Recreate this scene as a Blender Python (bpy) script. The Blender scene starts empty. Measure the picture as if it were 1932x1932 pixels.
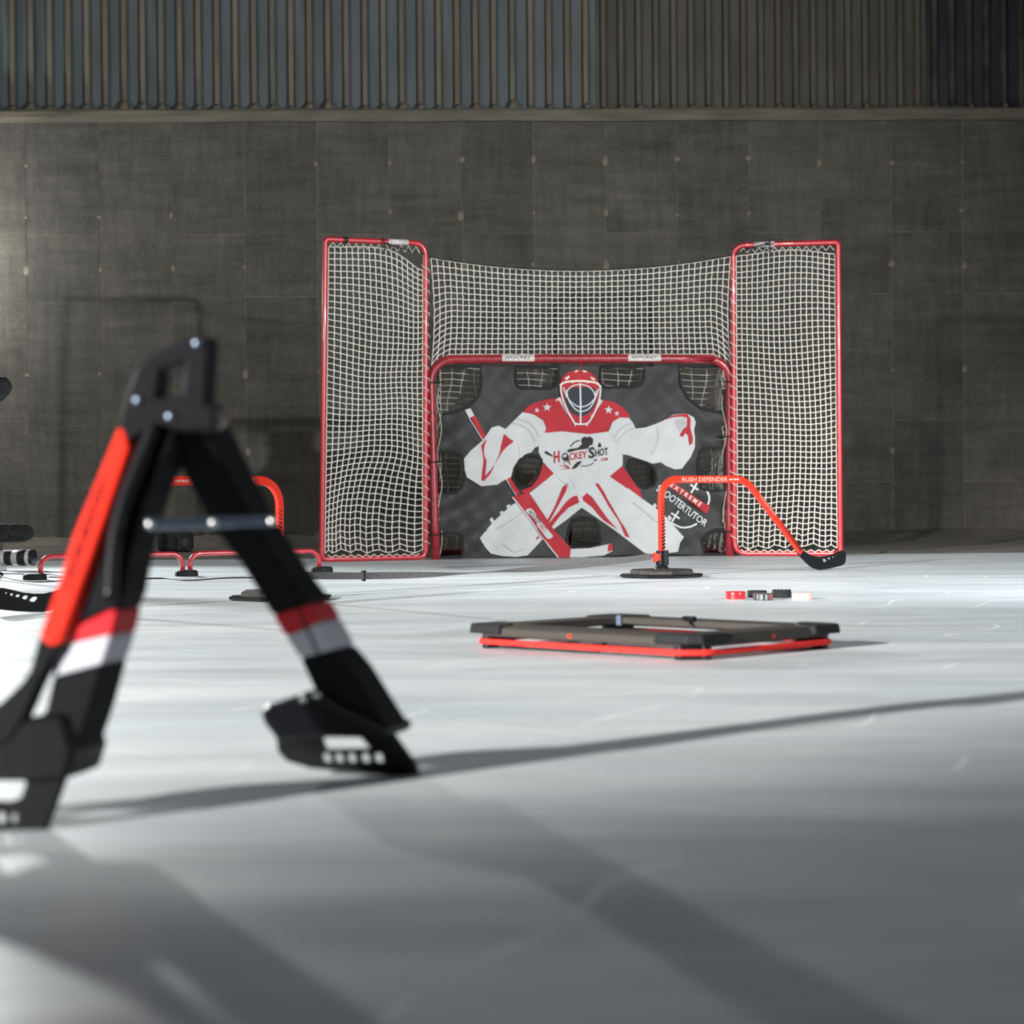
import bpy, bmesh, math, random
from mathutils import Vector, Matrix, Euler
from mathutils.geometry import delaunay_2d_cdt

random.seed(7)
S = bpy.context.scene
COL = S.collection
R = math.radians

# ------------------------------------------------------------------ camera, world, lights, exposure
FPX = 4200.0                       # focal length in pixels of a 1932 px frame
CAM_Z = 0.42
PITCH = math.atan(41.0 / FPX)
ROLL = -R(0.47)
cam_rot = Matrix.Rotation(math.pi / 2 - PITCH, 3, 'X') @ Matrix.Rotation(ROLL, 3, 'Z')
cd = bpy.data.cameras.new('camera_main')
cd.sensor_width = 36.0
cd.lens = FPX / 1932.0 * 36.0
cd.clip_end = 200
cd.dof.use_dof = True
cd.dof.focus_distance = 10.0
cd.dof.aperture_fstop = 4.2
cam = bpy.data.objects.new('camera_main', cd)
cam.location = (0, 0, CAM_Z)
cam.rotation_euler = cam_rot.to_euler()
COL.objects.link(cam)
S.camera = cam

w = bpy.data.worlds.new('world')
S.world = w
w.use_nodes = True
w.node_tree.nodes['Background'].inputs[0].default_value = (0.62, 0.75, 0.85, 1)
w.node_tree.nodes['Background'].inputs[1].default_value = 0.085

def spot(name, loc, target, power, size, radius, color, blend=0.6):
    l = bpy.data.lights.new(name, 'SPOT')
    l.energy = power
    l.spot_size = R(size)
    l.spot_blend = blend
    l.shadow_soft_size = radius
    l.color = color
    o = bpy.data.objects.new(name, l)
    o.location = loc
    o.rotation_euler = (Vector(target) - Vector(loc)).to_track_quat('-Z', 'Y').to_euler()
    COL.objects.link(o)
    return o

# floodlight far left behind the camera, work light on a stand to the right, work light by the wall on the left
spot('flood_lamp', (-15.2, -11.9, 6.3), (0.9, 7.75, 0.1), 68000, 16.0, 0.30, (1.0, 0.975, 0.94), 0.7)
spot('flood_lamp_spill', (-15.2, -11.9, 4.2), (1.2, 13.0, 1.0), 8000, 40, 0.30, (1.0, 0.96, 0.90), 1.0)
spot('stand_lamp', (4.8, 5.0, 2.15), (-0.1, 13.5, 0.9), 3300, 62, 0.08, (0.95, 0.98, 1.0), 1.0)
spot('wall_lamp_beam', (-4.75, 15.2, 2.15), (1.1, 6.2, 0.0), 3300, 55, 0.12, (0.97, 1.0, 1.0), 1.0)
lp = bpy.data.lights.new('stand_lamp_spill', 'POINT')
lp.energy = 120; lp.shadow_soft_size = 0.08; lp.color = (0.95, 0.98, 1.0)
op = bpy.data.objects.new('stand_lamp_spill', lp)
op.location = (4.8, 4.9, 2.15)
COL.objects.link(op)
l3 = bpy.data.lights.new('wall_lamp', 'POINT')
l3.energy = 120
l3.shadow_soft_size = 0.14
l3.color = (0.98, 0.99, 0.95)
o3 = bpy.data.objects.new('wall_lamp', l3)
o3.location = (-4.35, 15.85, 2.15)
COL.objects.link(o3)

vs = S.view_settings
vs.view_transform = 'Standard'
vs.look = 'None'
vs.gamma = 1.0
vs.use_curve_mapping = False
vs.exposure = 0.0

# ------------------------------------------------------------------ helpers
def at(px, py, d):
    """world point on the sight line of a photo pixel, at distance d (world Y)"""
    r = cam_rot @ Vector(((px - 966) / FPX, -(py - 966) / FPX, -1.0))
    return Vector((0, 0, CAM_Z)) + r * (d / r.y)

def ground(px, py, z=0.0):
    r = cam_rot @ Vector(((px - 966) / FPX, -(py - 966) / FPX, -1.0))
    return Vector((0, 0, CAM_Z)) + r * ((z - CAM_Z) / r.z)

def tag(o, label=None, cat=None, group=None, kind=None):
    if label: o['label'] = label
    if cat: o['category'] = cat
    if group: o['group'] = group
    if kind: o['kind'] = kind
    return o

def empty(name, loc=(0, 0, 0), rz=0.0, label=None, cat=None, group=None):
    o = bpy.data.objects.new(name, None)
    o.location = loc
    o.rotation_euler = (0, 0, rz)
    o.empty_display_size = 0.1
    COL.objects.link(o)
    return tag(o, label, cat, group)

class MB:
    def __init__(s):
        s.v = []; s.f = []; s.m = []
    def add(s, vs, fs, mi=0):
        b = len(s.v)
        s.v += [tuple(v) for v in vs]
        s.f += [tuple(b + i for i in f) for f in fs]
        s.m += [mi] * len(fs)
        return s
    def box(s, c, size, rot=None, mi=0):
        hx, hy, hz = size[0] / 2, size[1] / 2, size[2] / 2
        p = [Vector((x, y, z)) for x in (-hx, hx) for y in (-hy, hy) for z in (-hz, hz)]
        if rot is not None: p = [rot @ q for q in p]
        p = [q + Vector(c) for q in p]
        return s.add(p, [(0, 1, 3, 2), (4, 6, 7, 5), (0, 4, 5, 1), (2, 3, 7, 6), (0, 2, 6, 4), (1, 5, 7, 3)], mi)
    def tube(s, pts, r, n=8, closed=False, mi=0, cap=True, squash=None):
        pts = [Vector(p) for p in pts]
        N = len(pts)
        rs = r if isinstance(r, (list, tuple)) else [r] * N
        tang = []
        for i in range(N):
            a = pts[(i - 1) % N] if (closed or i > 0) else pts[i]
            b = pts[(i + 1) % N] if (closed or i < N - 1) else pts[i]
            t = (b - a)
            tang.append(t.normalized() if t.length > 1e-9 else Vector((0, 0, 1)))
        ref = Vector((0, 0, 1)) if abs(tang[0].z) < 0.9 else Vector((0, 1, 0))
        nrm = (ref - tang[0] * ref.dot(tang[0])).normalized()
        vs = []
        for i in range(N):
            t = tang[i]
            nn = nrm - t * nrm.dot(t)
            if nn.length < 1e-6: nn = t.orthogonal()
            nrm = nn.normalized()
            bi = t.cross(nrm)
            for k in range(n):
                a = 2 * math.pi * k / n
                vs.append(pts[i] + nrm * (math.cos(a) * rs[i]) + bi * (math.sin(a) * rs[i]))
        fs = []
        for i in range(N if closed else N - 1):
            j = (i + 1) % N
            for k in range(n):
                k2 = (k + 1) % n
                fs.append((i * n + k, j * n + k, j * n + k2, i * n + k2))
        if cap and not closed:
            fs.append(tuple(range(n)))
            fs.append(tuple((N - 1) * n + k for k in reversed(range(n))))
        return s.add(vs, fs, mi)
    def lathe(s, prof, n=24, M=None, mi=0):
        """prof: (radius, z) from bottom to top, closed with caps"""
        vs = []
        for (r, z) in prof:
            for k in range(n):
                a = 2 * math.pi * k / n
                vs.append(Vector((r * math.cos(a), r * math.sin(a), z)))
        if M is not None: vs = [M @ v for v in vs]
        fs = []
        for i in range(len(prof) - 1):
            for k in range(n):
                k2 = (k + 1) % n
                fs.append((i * n + k, i * n + k2, (i + 1) * n + k2, (i + 1) * n + k))
        fs.append(tuple(reversed(range(n))))
        fs.append(tuple((len(prof) - 1) * n + k for k in range(n)))
        return s.add(vs, fs, mi)
    def sweep(s, pts, prof, up=Vector((0, 0, 1)), side=None, mi=0):
        """sweep a closed 2D profile (a,b): a along side, b along up-ish normal, along a polyline in the plane of side-normal"""
        pts = [Vector(p) for p in pts]
        N = len(pts); n = len(prof)
        vs = []
        for i in range(N):
            a = pts[max(0, i - 1)]; b = pts[min(N - 1, i + 1)]
            t = (b - a).normalized()
            nrm = side.cross(t).normalized()
            for (p, q) in prof:
                vs.append(pts[i] + side * p + nrm * q)
        fs = []
        for i in range(N - 1):
            for k in range(n):
                k2 = (k + 1) % n
                fs.append((i * n + k, i * n + k2, (i + 1) * n + k2, (i + 1) * n + k))
        fs.append(tuple(reversed(range(n))))
        fs.append(tuple((N - 1) * n + k for k in range(n)))
        return s.add(vs, fs, mi)
    def slab(s, front, off, mi=0):
        """outline (3D points) given thickness by an offset vector"""
        n = len(front)
        f = [Vector(p) for p in front]
        b = [p + Vector(off) for p in f]
        fs = [tuple(range(n)), tuple(n + i for i in reversed(range(n)))]
        for i in range(n):
            j = (i + 1) % n
            fs.append((i, n + i, n + j, j))
        return s.add(f + b, fs, mi)
    def mesh(s, name, mats, smooth=False):
        me = bpy.data.meshes.new(name)
        me.from_pydata(s.v, [], s.f)
        bm = bmesh.new(); bm.from_mesh(me)
        bmesh.ops.recalc_face_normals(bm, faces=bm.faces)
        bm.to_mesh(me); bm.free()
        for m in (mats if isinstance(mats, (list, tuple)) else [mats]):
            me.materials.append(m)
        if any(s.m): me.polygons.foreach_set('material_index', s.m)
        if smooth:
            me.polygons.foreach_set('use_smooth', [True] * len(me.polygons))
        me.update()
        return me
    def build(s, name, mats, parent=None, smooth=False, bevel=0.0, seg=2):
        me = s.mesh(name, mats, smooth)
        return link(name, me, parent, bevel, seg)

def link(name, me, parent=None, bevel=0.0, seg=2):
    o = bpy.data.objects.new(name, me)
    COL.objects.link(o)
    if parent is not None: o.parent = parent
    if bevel:
        b = o.modifiers.new('bevel', 'BEVEL')
        b.width = bevel; b.segments = seg; b.limit_method = 'ANGLE'; b.angle_limit = R(40)
    return o

def auto_smooth(o, ang=35):
    me = o.data
    bm = bmesh.new(); bm.from_mesh(me)
    for f in bm.faces: f.smooth = True
    for e in bm.edges:
        if len(e.link_faces) == 2 and e.calc_face_angle(0) > R(ang): e.smooth = False
    bm.to_mesh(me); bm.free()
    return o

def inside(p, poly):
    x, y = p; c = False; n = len(poly); j = n - 1
    for i in range(n):
        xi, yi = poly[i]; xj, yj = poly[j]
        if (yi > y) != (yj > y) and x < (xj - xi) * (y - yi) / (yj - yi) + xi: c = not c
        j = i
    return c

def tri2d(outer, holes=(), step=None):
    """triangulate a polygon with holes; returns verts2d, tris, boundary loops of indices"""
    vs = []; es = []; loops = []
    for lp in [outer] + list(holes):
        b = len(vs)
        vs += [Vector(p) for p in lp]
        es += [(b + i, b + (i + 1) % len(lp)) for i in range(len(lp))]
    if step:
        xs = [p[0] for p in outer]; ys = [p[1] for p in outer]
        y = min(ys) + step / 2
        while y < max(ys):
            x = min(xs) + step / 2
            while x < max(xs):
                if inside((x, y), outer): vs.append(Vector((x + 1e-4 * math.sin(37 * y), y)))
                x += step
            y += step
    ov, oe, of, _, _, _ = delaunay_2d_cdt(vs, es, [], 0, 1e-6)
    tris = []
    for f in of:
        c = sum((ov[i] for i in f), Vector((0, 0))) / len(f)
        if inside(c, outer) and not any(inside(c, h) for h in holes): tris.append(tuple(f))
    return ov, tris

def plate(mb, outer, holes, place, t, mi=0):
    """flat plate with holes: place(u, v, w) -> 3D; thickness from w=-t/2 to t/2"""
    ov, tris = tri2d(outer, holes)
    n = len(ov)
    vs = [place(p.x, p.y, -t / 2) for p in ov] + [place(p.x, p.y, t / 2) for p in ov]
    fs = list(tris) + [tuple(n + i for i in reversed(f)) for f in tris]
    cnt = {}
    for f in tris:
        for i in range(len(f)):
            a, b = f[i], f[(i + 1) % len(f)]
            k = (min(a, b), max(a, b))
            cnt[k] = cnt.get(k, 0) + 1
    for (a, b), c in cnt.items():
        if c == 1: fs.append((a, b, n + b, n + a))
    mb.add(vs, fs, mi)

def arc(c, r, a0, a1, n=6):
    return [(c[0] + r * math.cos(R(a0 + (a1 - a0) * i / n)), c[1] + r * math.sin(R(a0 + (a1 - a0) * i / n))) for i in range(n + 1)]

def smooth_line(pts, n=6):
    """Catmull-Rom through points"""
    P = [Vector(p) for p in pts]
    P = [2 * P[0] - P[1]] + P + [2 * P[-1] - P[-2]]
    out = []
    for i in range(1, len(P) - 2):
        for k in range(n):
            t = k / n
            a, b, c, d = P[i - 1], P[i], P[i + 1], P[i + 2]
            out.append(0.5 * ((2 * b) + (c - a) * t + (2 * a - 5 * b + 4 * c - d) * t * t + (3 * b - a - 3 * c + d) * t ** 3))
    out.append(P[-2])
    return out

def text_mesh(txt, size=1.0, shear=0.0, extrude=0.0, spacing=1.0, bold=0.0):
    """returns (verts2d list, faces) of flat text, origin bottom left, cap height about 0.7*size"""
    c = bpy.data.curves.new('txt', 'FONT')
    c.body = txt; c.size = size; c.shear = shear; c.space_character = spacing
    c.offset = bold; c.resolution_u = 2
    o = bpy.data.objects.new('txt', c)
    COL.objects.link(o)
    dg = bpy.context.evaluated_depsgraph_get()
    me = bpy.data.meshes.new_from_object(o.evaluated_get(dg))
    vs = [(v.co.x, v.co.y) for v in me.vertices]
    fs = [tuple(p.vertices) for p in me.polygons]
    bpy.data.objects.remove(o); bpy.data.curves.remove(c); bpy.data.meshes.remove(me)
    return vs, fs

def text_fit(txt, w, h, shear=0.0, spacing=1.0, bold=0.0):
    vs, fs = text_mesh(txt, 1.0, shear, 0, spacing, bold)
    x0 = min(v[0] for v in vs); x1 = max(v[0] for v in vs); y0 = min(v[1] for v in vs); y1 = max(v[1] for v in vs)
    return [((x - x0) / (x1 - x0) * w, (y - y0) / (y1 - y0) * h) for x, y in vs], fs

# ------------------------------------------------------------------ materials
def mat(name, color, rough=0.5, metal=0.0, var=0.0, scale=20.0, bump=0.0, spec=0.5, stretch=(1, 1, 1), col2=None, coat=0.0, detail=6.0, transl=0.0):
    m = bpy.data.materials.new(name)
    m.use_nodes = True
    nt = m.node_tree
    b = nt.nodes['Principled BSDF']
    b.inputs['Roughness'].default_value = rough
    b.inputs['Metallic'].default_value = metal
    b.inputs['Specular IOR Level'].default_value = spec
    b.inputs['Coat Weight'].default_value = coat
    b.inputs['Base Color'].default_value = (*color, 1)
    tc = nt.nodes.new('ShaderNodeTexCoord')
    mp = nt.nodes.new('ShaderNodeMapping')
    mp.inputs['Scale'].default_value = stretch
    nt.links.new(tc.outputs['Object'], mp.inputs['Vector'])
    nz = nt.nodes.new('ShaderNodeTexNoise')
    nz.inputs['Scale'].default_value = scale
    nz.inputs['Detail'].default_value = detail
    nt.links.new(mp.outputs['Vector'], nz.inputs['Vector'])
    c2 = col2 if col2 else tuple(max(0.0, c * (1 - var)) for c in color)
    c1 = color if col2 else tuple(min(1.0, c * (1 + var)) for c in color)
    if var or col2:
        cr = nt.nodes.new('ShaderNodeValToRGB')
        cr.color_ramp.elements[0].position = 0.32
        cr.color_ramp.elements[1].position = 0.68
        cr.color_ramp.elements[0].color = (*c2, 1)
        cr.color_ramp.elements[1].color = (*c1, 1)
        nt.links.new(nz.outputs['Fac'], cr.inputs['Fac'])
        nt.links.new(cr.outputs['Color'], b.inputs['Base Color'])
    if bump:
        bp = nt.nodes.new('ShaderNodeBump')
        bp.inputs['Strength'].default_value = 1.0
        bp.inputs['Distance'].default_value = bump
        nt.links.new(nz.outputs['Fac'], bp.inputs['Height'])
        nt.links.new(bp.outputs['Normal'], b.inputs['Normal'])
    return m

def ice_material():
    m = bpy.data.materials.new('ice')
    m.use_nodes = True
    nt = m.node_tree; N = nt.nodes; L = nt.links
    b = N['Principled BSDF']
    tc = N.new('ShaderNodeTexCoord')
    def noise(sc, stretch, det=5, rough=0.55, rot=0.0):
        mp = N.new('ShaderNodeMapping')
        mp.inputs['Scale'].default_value = stretch
        mp.inputs['Rotation'].default_value = (0, 0, R(rot))
        L.new(tc.outputs['Object'], mp.inputs['Vector'])
        n = N.new('ShaderNodeTexNoise')
        n.inputs['Scale'].default_value = sc
        n.inputs['Detail'].default_value = det
        n.inputs['Roughness'].default_value = rough
        L.new(mp.outputs['Vector'], n.inputs['Vector'])
        return n.outputs['Fac']
    def ramp(f, p0, p1, c0, c1):
        r = N.new('ShaderNodeValToRGB')
        r.color_ramp.elements[0].position = p0; r.color_ramp.elements[1].position = p1
        r.color_ramp.elements[0].color = (*c0, 1); r.color_ramp.elements[1].color = (*c1, 1)
        L.new(f, r.inputs['Fac'])
        return r.outputs['Color']
    def mix(kind, a, c, fac):
        x = N.new('ShaderNodeMix'); x.data_type = 'RGBA'; x.blend_type = kind
        x.inputs[0].default_value = fac
        L.new(a, x.inputs[6]); L.new(c, x.inputs[7])
        return x.outputs[2]
    big = ramp(noise(0.9, (1, 2.2, 1), 4), 0.3, 0.72, (0.60, 0.665, 0.695), (0.80, 0.845, 0.86))
    streak = ramp(noise(7.0, (0.22, 1.6, 1), 6, 0.65, 4), 0.28, 0.62, (0.72, 0.75, 0.76), (1, 1, 1))
    fine = ramp(noise(60.0, (0.12, 1.0, 1), 3, 0.6, -6), 0.30, 0.56, (0.80, 0.82, 0.83), (1, 1, 1))
    c = mix('MULTIPLY', big, streak, 0.55)
    c = mix('MULTIPLY', c, fine, 0.45)
    # skate scratches: thin pale curved lines
    def scratches(sc, dist, rot, lo, hi):
        mp = N.new('ShaderNodeMapping'); mp.inputs['Rotation'].default_value = (0, 0, R(rot))
        L.new(tc.outputs['Object'], mp.inputs['Vector'])
        wv = N.new('ShaderNodeTexWave'); wv.wave_type = 'BANDS'; wv.wave_profile = 'SIN'
        wv.inputs['Scale'].default_value = sc; wv.inputs['Distortion'].default_value = dist
        wv.inputs['Detail'].default_value = 2.0; wv.inputs['Detail Scale'].default_value = 0.6
        L.new(mp.outputs['Vector'], wv.inputs['Vector'])
        line = ramp(wv.outputs['Fac'], lo, hi, (0, 0, 0), (1, 1, 1))
        gate = ramp(noise(1.7, (1, 1, 1), 3, 0.6, rot), 0.53, 0.60, (0, 0, 0), (1, 1, 1))
        return mix('MULTIPLY', line, gate, 1.0)
    s1 = scratches(0.9, 9.0, 25, 0.9985, 1.0)
    s2 = scratches(1.3, 12.0, 110, 0.9985, 1.0)
    sc = mix('ADD', s1, s2, 1.0)
    x = N.new('ShaderNodeMix'); x.data_type = 'RGBA'
    L.new(sc, x.inputs[0]); L.new(c, x.inputs[6]); x.inputs[7].default_value = (0.93, 0.95, 0.95, 1)
    L.new(x.outputs[2], b.inputs['Base Color'])
    rr = ramp(noise(3.0, (0.4, 1.4, 1), 5, 0.6, 8), 0.3, 0.7, (0.30,) * 3, (0.55,) * 3)
    L.new(rr, b.inputs['Roughness'])
    b.inputs['Specular IOR Level'].default_value = 0.32
    bp = N.new('ShaderNodeBump'); bp.inputs['Distance'].default_value = 0.002; bp.inputs['Strength'].default_value = 0.6
    L.new(noise(14.0, (0.3, 1.5, 1), 5, 0.6, 3), bp.inputs['Height'])
    L.new(bp.outputs['Normal'], b.inputs['Normal'])
    return m

M = {}
M['ice'] = ice_material()
M['strip'] = mat('dusty_edge', (0.15, 0.132, 0.105), 0.9, var=0.25, scale=3.0, bump=0.01, col2=(0.085, 0.077, 0.065))
def concrete_material(name, lo, hi):
    m = bpy.data.materials.new(name)
    m.use_nodes = True
    nt = m.node_tree; N = nt.nodes; L = nt.links
    b = N['Principled BSDF']
    b.inputs['Roughness'].default_value = 0.92
    b.inputs['Specular IOR Level'].default_value = 0.2
    tc = N.new('ShaderNodeTexCoord'); oi = N.new('ShaderNodeObjectInfo')
    mul = N.new('ShaderNodeMath'); mul.operation = 'MULTIPLY'; mul.inputs[1].default_value = 73.0
    L.new(oi.outputs['Random'], mul.inputs[0])
    add = N.new('ShaderNodeVectorMath'); add.operation = 'ADD'
    L.new(tc.outputs['Object'], add.inputs[0]); L.new(mul.outputs[0], add.inputs[1])
    def nz(scale, st, det, rough):
        mp = N.new('ShaderNodeMapping'); mp.inputs['Scale'].default_value = st
        L.new(add.outputs[0], mp.inputs['Vector'])
        t = N.new('ShaderNodeTexNoise'); t.inputs['Scale'].default_value = scale
        t.inputs['Detail'].default_value = det; t.inputs['Roughness'].default_value = rough
        L.new(mp.outputs['Vector'], t.inputs['Vector'])
        return t.outputs['Fac']
    def ramp(f, p0, p1, c0, c1):
        r = N.new('ShaderNodeValToRGB')
        r.color_ramp.elements[0].position = p0; r.color_ramp.elements[1].position = p1
        r.color_ramp.elements[0].color = (*c0, 1); r.color_ramp.elements[1].color = (*c1, 1)
        L.new(f, r.inputs['Fac']); return r.outputs['Color']
    def mulc(a, c, f):
        x = N.new('ShaderNodeMix'); x.data_type = 'RGBA'; x.blend_type = 'MULTIPLY'; x.inputs[0].default_value = f
        L.new(a, x.inputs[6]); L.new(c, x.inputs[7]); return x.outputs[2]
    base = ramp(nz(2.0, (1, 1, 1), 10, 0.62), 0.30, 0.70, lo, hi)
    st1 = ramp(nz(3.0, (0.5, 1, 5.0), 8, 0.65), 0.30, 0.66, (0.62, 0.62, 0.62), (1.12, 1.10, 1.06))
    st2 = ramp(nz(4.0, (5.0, 1, 0.6), 7, 0.6), 0.28, 0.66, (0.70, 0.71, 0.72), (1.08, 1.08, 1.08))
    gr = ramp(nz(70.0, (1, 1, 1), 4, 0.7), 0.30, 0.70, (0.62, 0.62, 0.63), (1.2, 1.19, 1.17))
    c = mulc(mulc(mulc(base, st1, 0.7), st2, 0.7), gr, 0.7)
    L.new(c, b.inputs['Base Color'])
    bp = N.new('ShaderNodeBump'); bp.inputs['Distance'].default_value = 0.004
    L.new(nz(22.0, (1, 1, 1), 8, 0.7), bp.inputs['Height']); L.new(bp.outputs['Normal'], b.inputs['Normal'])
    return m
M['concrete'] = concrete_material('concrete', (0.072, 0.068, 0.061), (0.125, 0.116, 0.100))
M['concrete2'] = concrete_material('concrete_worn', (0.066, 0.063, 0.058), (0.112, 0.105, 0.092))
M['grout'] = mat('concrete_joint', (0.20, 0.178, 0.138), 0.95, var=0.35, scale=6.0, spec=0.2)
M['plug'] = mat('tie_plug', (0.155, 0.138, 0.105), 0.95, var=0.3, scale=40.0, spec=0.2)
M['sill'] = mat('sill_concrete', (0.128, 0.113, 0.088), 0.9, var=0.22, scale=5.0, bump=0.004, spec=0.2, stretch=(0.5, 1, 3))
M['pan'] = mat('cladding_pan', (0.088, 0.102, 0.104), 0.6, var=0.22, scale=3.5, spec=0.3, stretch=(1, 1, 0.35), detail=9)
M['rib'] = mat('cladding_dust', (0.135, 0.117, 0.088), 0.8, var=0.2, scale=9.0, spec=0.2, stretch=(1, 1, 0.2))
M['pan2'] = mat('cladding_brown', (0.076, 0.073, 0.064), 0.7, var=0.25, scale=3.5, spec=0.25, stretch=(1, 1, 0.35), detail=9)
M['rib2'] = mat('cladding_brown_rib', (0.102, 0.087, 0.066), 0.8, var=0.2, scale=9.0, spec=0.2, stretch=(1, 1, 0.2))
M['soot'] = mat('cladding_sooty', (0.028, 0.030, 0.032), 0.7, var=0.5, scale=3.0, spec=0.3, stretch=(1, 1, 0.35), detail=9)
M['soot_rib'] = mat('cladding_sooty_rib', (0.055, 0.049, 0.040), 0.8, var=0.4, scale=5.0, spec=0.2)
M['dust'] = mat('dust_clump', (0.15, 0.125, 0.087), 0.95, var=0.2, scale=60.0, bump=0.004, spec=0.1)

M['red_tube'] = mat('red_painted_steel', (0.44, 0.018, 0.028), 0.28, var=0.12, scale=40.0, spec=0.6, coat=0.25)
M['goal_red'] = mat('worn_red_steel', (0.36, 0.022, 0.032), 0.36, scale=26.0, bump=0.001, col2=(0.20, 0.014, 0.02), spec=0.5, coat=0.15, detail=10)
M['net'] = mat('white_netting', (0.74, 0.71, 0.63), 0.9, var=0.06, scale=30.0, spec=0.2)
M['net_old'] = mat('old_netting', (0.50, 0.48, 0.42), 0.9, var=0.2, scale=8.0, spec=0.2)
M['black_cord'] = mat('black_cord', (0.012, 0.013, 0.015), 0.7, var=0.1)
M['sticker'] = mat('white_sticker', (0.66, 0.65, 0.62), 0.5, scale=90.0, col2=(0.40, 0.36, 0.34))
M['black_tape'] = mat('black_tape', (0.012, 0.012, 0.014), 0.5)
M['tarp'] = mat('tarp_black', (0.028, 0.028, 0.027), 0.6, var=0.12, scale=200.0, bump=0.0006, spec=0.35)
M['binding'] = mat('tarp_binding', (0.010, 0.010, 0.012), 0.8)
M['p_white'] = mat('print_white', (0.52, 0.525, 0.52), 0.8, var=0.05, scale=9.0, spec=0.2)
M['p_grey'] = mat('print_grey', (0.42, 0.425, 0.43), 0.8, var=0.05, scale=9.0, spec=0.2)
M['p_red'] = mat('print_red', (0.40, 0.033, 0.043), 0.8, var=0.1, scale=12.0, spec=0.2)
M['p_black'] = mat('print_black', (0.035, 0.034, 0.034), 0.8, var=0.05, scale=9.0, spec=0.2)
M['p_navy'] = mat('print_navy', (0.040, 0.046, 0.055), 0.8, var=0.05, scale=9.0, spec=0.2)
M['p_cream'] = mat('print_cream', (0.70, 0.66, 0.56), 0.8, var=0.05, scale=9.0, spec=0.2)
M['p_wire'] = mat('print_cage', (0.60, 0.64, 0.64), 0.8, var=0.05, scale=9.0, spec=0.2)

M['orange'] = mat('orange_red_plastic', (0.72, 0.028, 0.013), 0.30, var=0.05, scale=30.0, spec=0.5)
M['pale_print'] = mat('pale_pink_print', (0.86, 0.34, 0.28), 0.5)
M['grey_print'] = mat('grey_print', (0.20, 0.18, 0.16), 0.5)
M['white_print'] = mat('white_print', (0.82, 0.76, 0.70), 0.5)
M['black'] = mat('black_plastic', (0.0055, 0.006, 0.0075), 0.34, var=0.1, scale=40.0, spec=0.35)
M['black_soft'] = mat('black_foam', (0.0055, 0.006, 0.0075), 0.6, var=0.12, scale=60.0, spec=0.12)
M['black_rough'] = mat('black_rubber', (0.010, 0.0105, 0.012), 0.7, var=0.2, scale=90.0, bump=0.0008, spec=0.3)
M['dusty_black'] = mat('dusty_black_plastic', (0.036, 0.033, 0.029), 0.55, scale=18.0, col2=(0.015, 0.015, 0.015), spec=0.4)
M['band_red'] = mat('band_red', (0.56, 0.012, 0.020), 0.55, var=0.06, scale=30.0, spec=0.35)
M['band_white'] = mat('band_white', (0.52, 0.52, 0.58), 0.6, var=0.04, scale=30.0, spec=0.35)
M['steel'] = mat('blued_steel', (0.24, 0.30, 0.40), 0.30, metal=0.85, var=0.1, scale=30.0)
M['rivet'] = mat('rivet_zinc', (0.75, 0.75, 0.74), 0.22, metal=0.9)
M['strap'] = mat('grey_webbing', (0.115, 0.113, 0.108), 0.8, var=0.15, scale=120.0, spec=0.3)
M['reb'] = mat('rebounder_board', (0.044, 0.038, 0.032), 0.55, var=0.12, scale=80.0, spec=0.4)
M['bungee'] = mat('red_bungee', (0.80, 0.028, 0.022), 0.7, var=0.25, scale=160.0, bump=0.001, spec=0.3)
M['lens_white'] = mat('lens_white_paint', (0.42, 0.41, 0.39), 0.4, var=0.04)
M['glass'] = mat('lens_glass', (0.01, 0.014, 0.016), 0.06, spec=0.8)
M['fur'] = mat('windshield_fur', (0.02, 0.02, 0.02), 0.95, var=0.4, scale=60.0, spec=0.1)
M['bag'] = mat('dark_fabric', (0.016, 0.017, 0.017), 0.8, var=0.4, scale=30.0, bump=0.002, spec=0.3)
M['peach'] = mat('pale_orange_puck', (0.84, 0.44, 0.36), 0.4, var=0.04, scale=50.0)
M['peach'].node_tree.nodes['Principled BSDF'].inputs['Subsurface Weight'].default_value = 0.3
M['red_puck'] = mat('red_puck', (0.66, 0.018, 0.024), 0.35, var=0.1, scale=60.0)
M['grey_puck'] = mat('smoky_puck', (0.05, 0.062, 0.064), 0.2, var=0.3, scale=50.0, spec=0.6)
M['puck_mark'] = mat('pale_puck_mark', (0.52, 0.55, 0.55), 0.4)

# ------------------------------------------------------------------ the setting: ice, edge strip, walls
mb = MB()
mb.add([(-19, -16, 0), (15, -16, 0), (15, 14.12, 0), (-19, 13.89, 0)], [(0, 1, 2, 3)])
tag(mb.build('floor', M['ice']), 'pale grey ice sheet scratched by skates', kind='structure')

# dusty strip between the ice and the wall, heaped a little towards the wall
mb = MB()
nx = 120
prof = [(0.0, -0.002), (0.10, 0.012), (0.5, 0.016), (1.4, 0.02), (2.1, 0.035), (2.45, 0.07), (2.75, 0.13)]
vs = []; fs = []
for i in range(nx + 1):
    x = -15 + 30 * i / nx
    y0 = 14.02 + x * 0.0067
    y1 = 16.62 + x * 0.035
    for j, (p, z) in enumerate(prof):
        yy = y0 + (y1 - y0) * p / 2.75
        jit = 0.0 if j in (0, len(prof) - 1) else 0.5
        vs.append((x, yy + jit * 0.06 * math.sin(i * 1.7 + j), z * (1 + jit * 0.5 * math.sin(i * 0.9 + 2.3 * j))))
n = len(prof)
for i in range(nx):
    for j in range(n - 1):
        fs.append((i * n + j, (i + 1) * n + j, (i + 1) * n + j + 1, i * n + j + 1))
mb.add(vs, fs)
tag(mb.build('ground_strip', M['strip'], smooth=True), 'dusty beige strip between the ice and the concrete wall', kind='structure')

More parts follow.
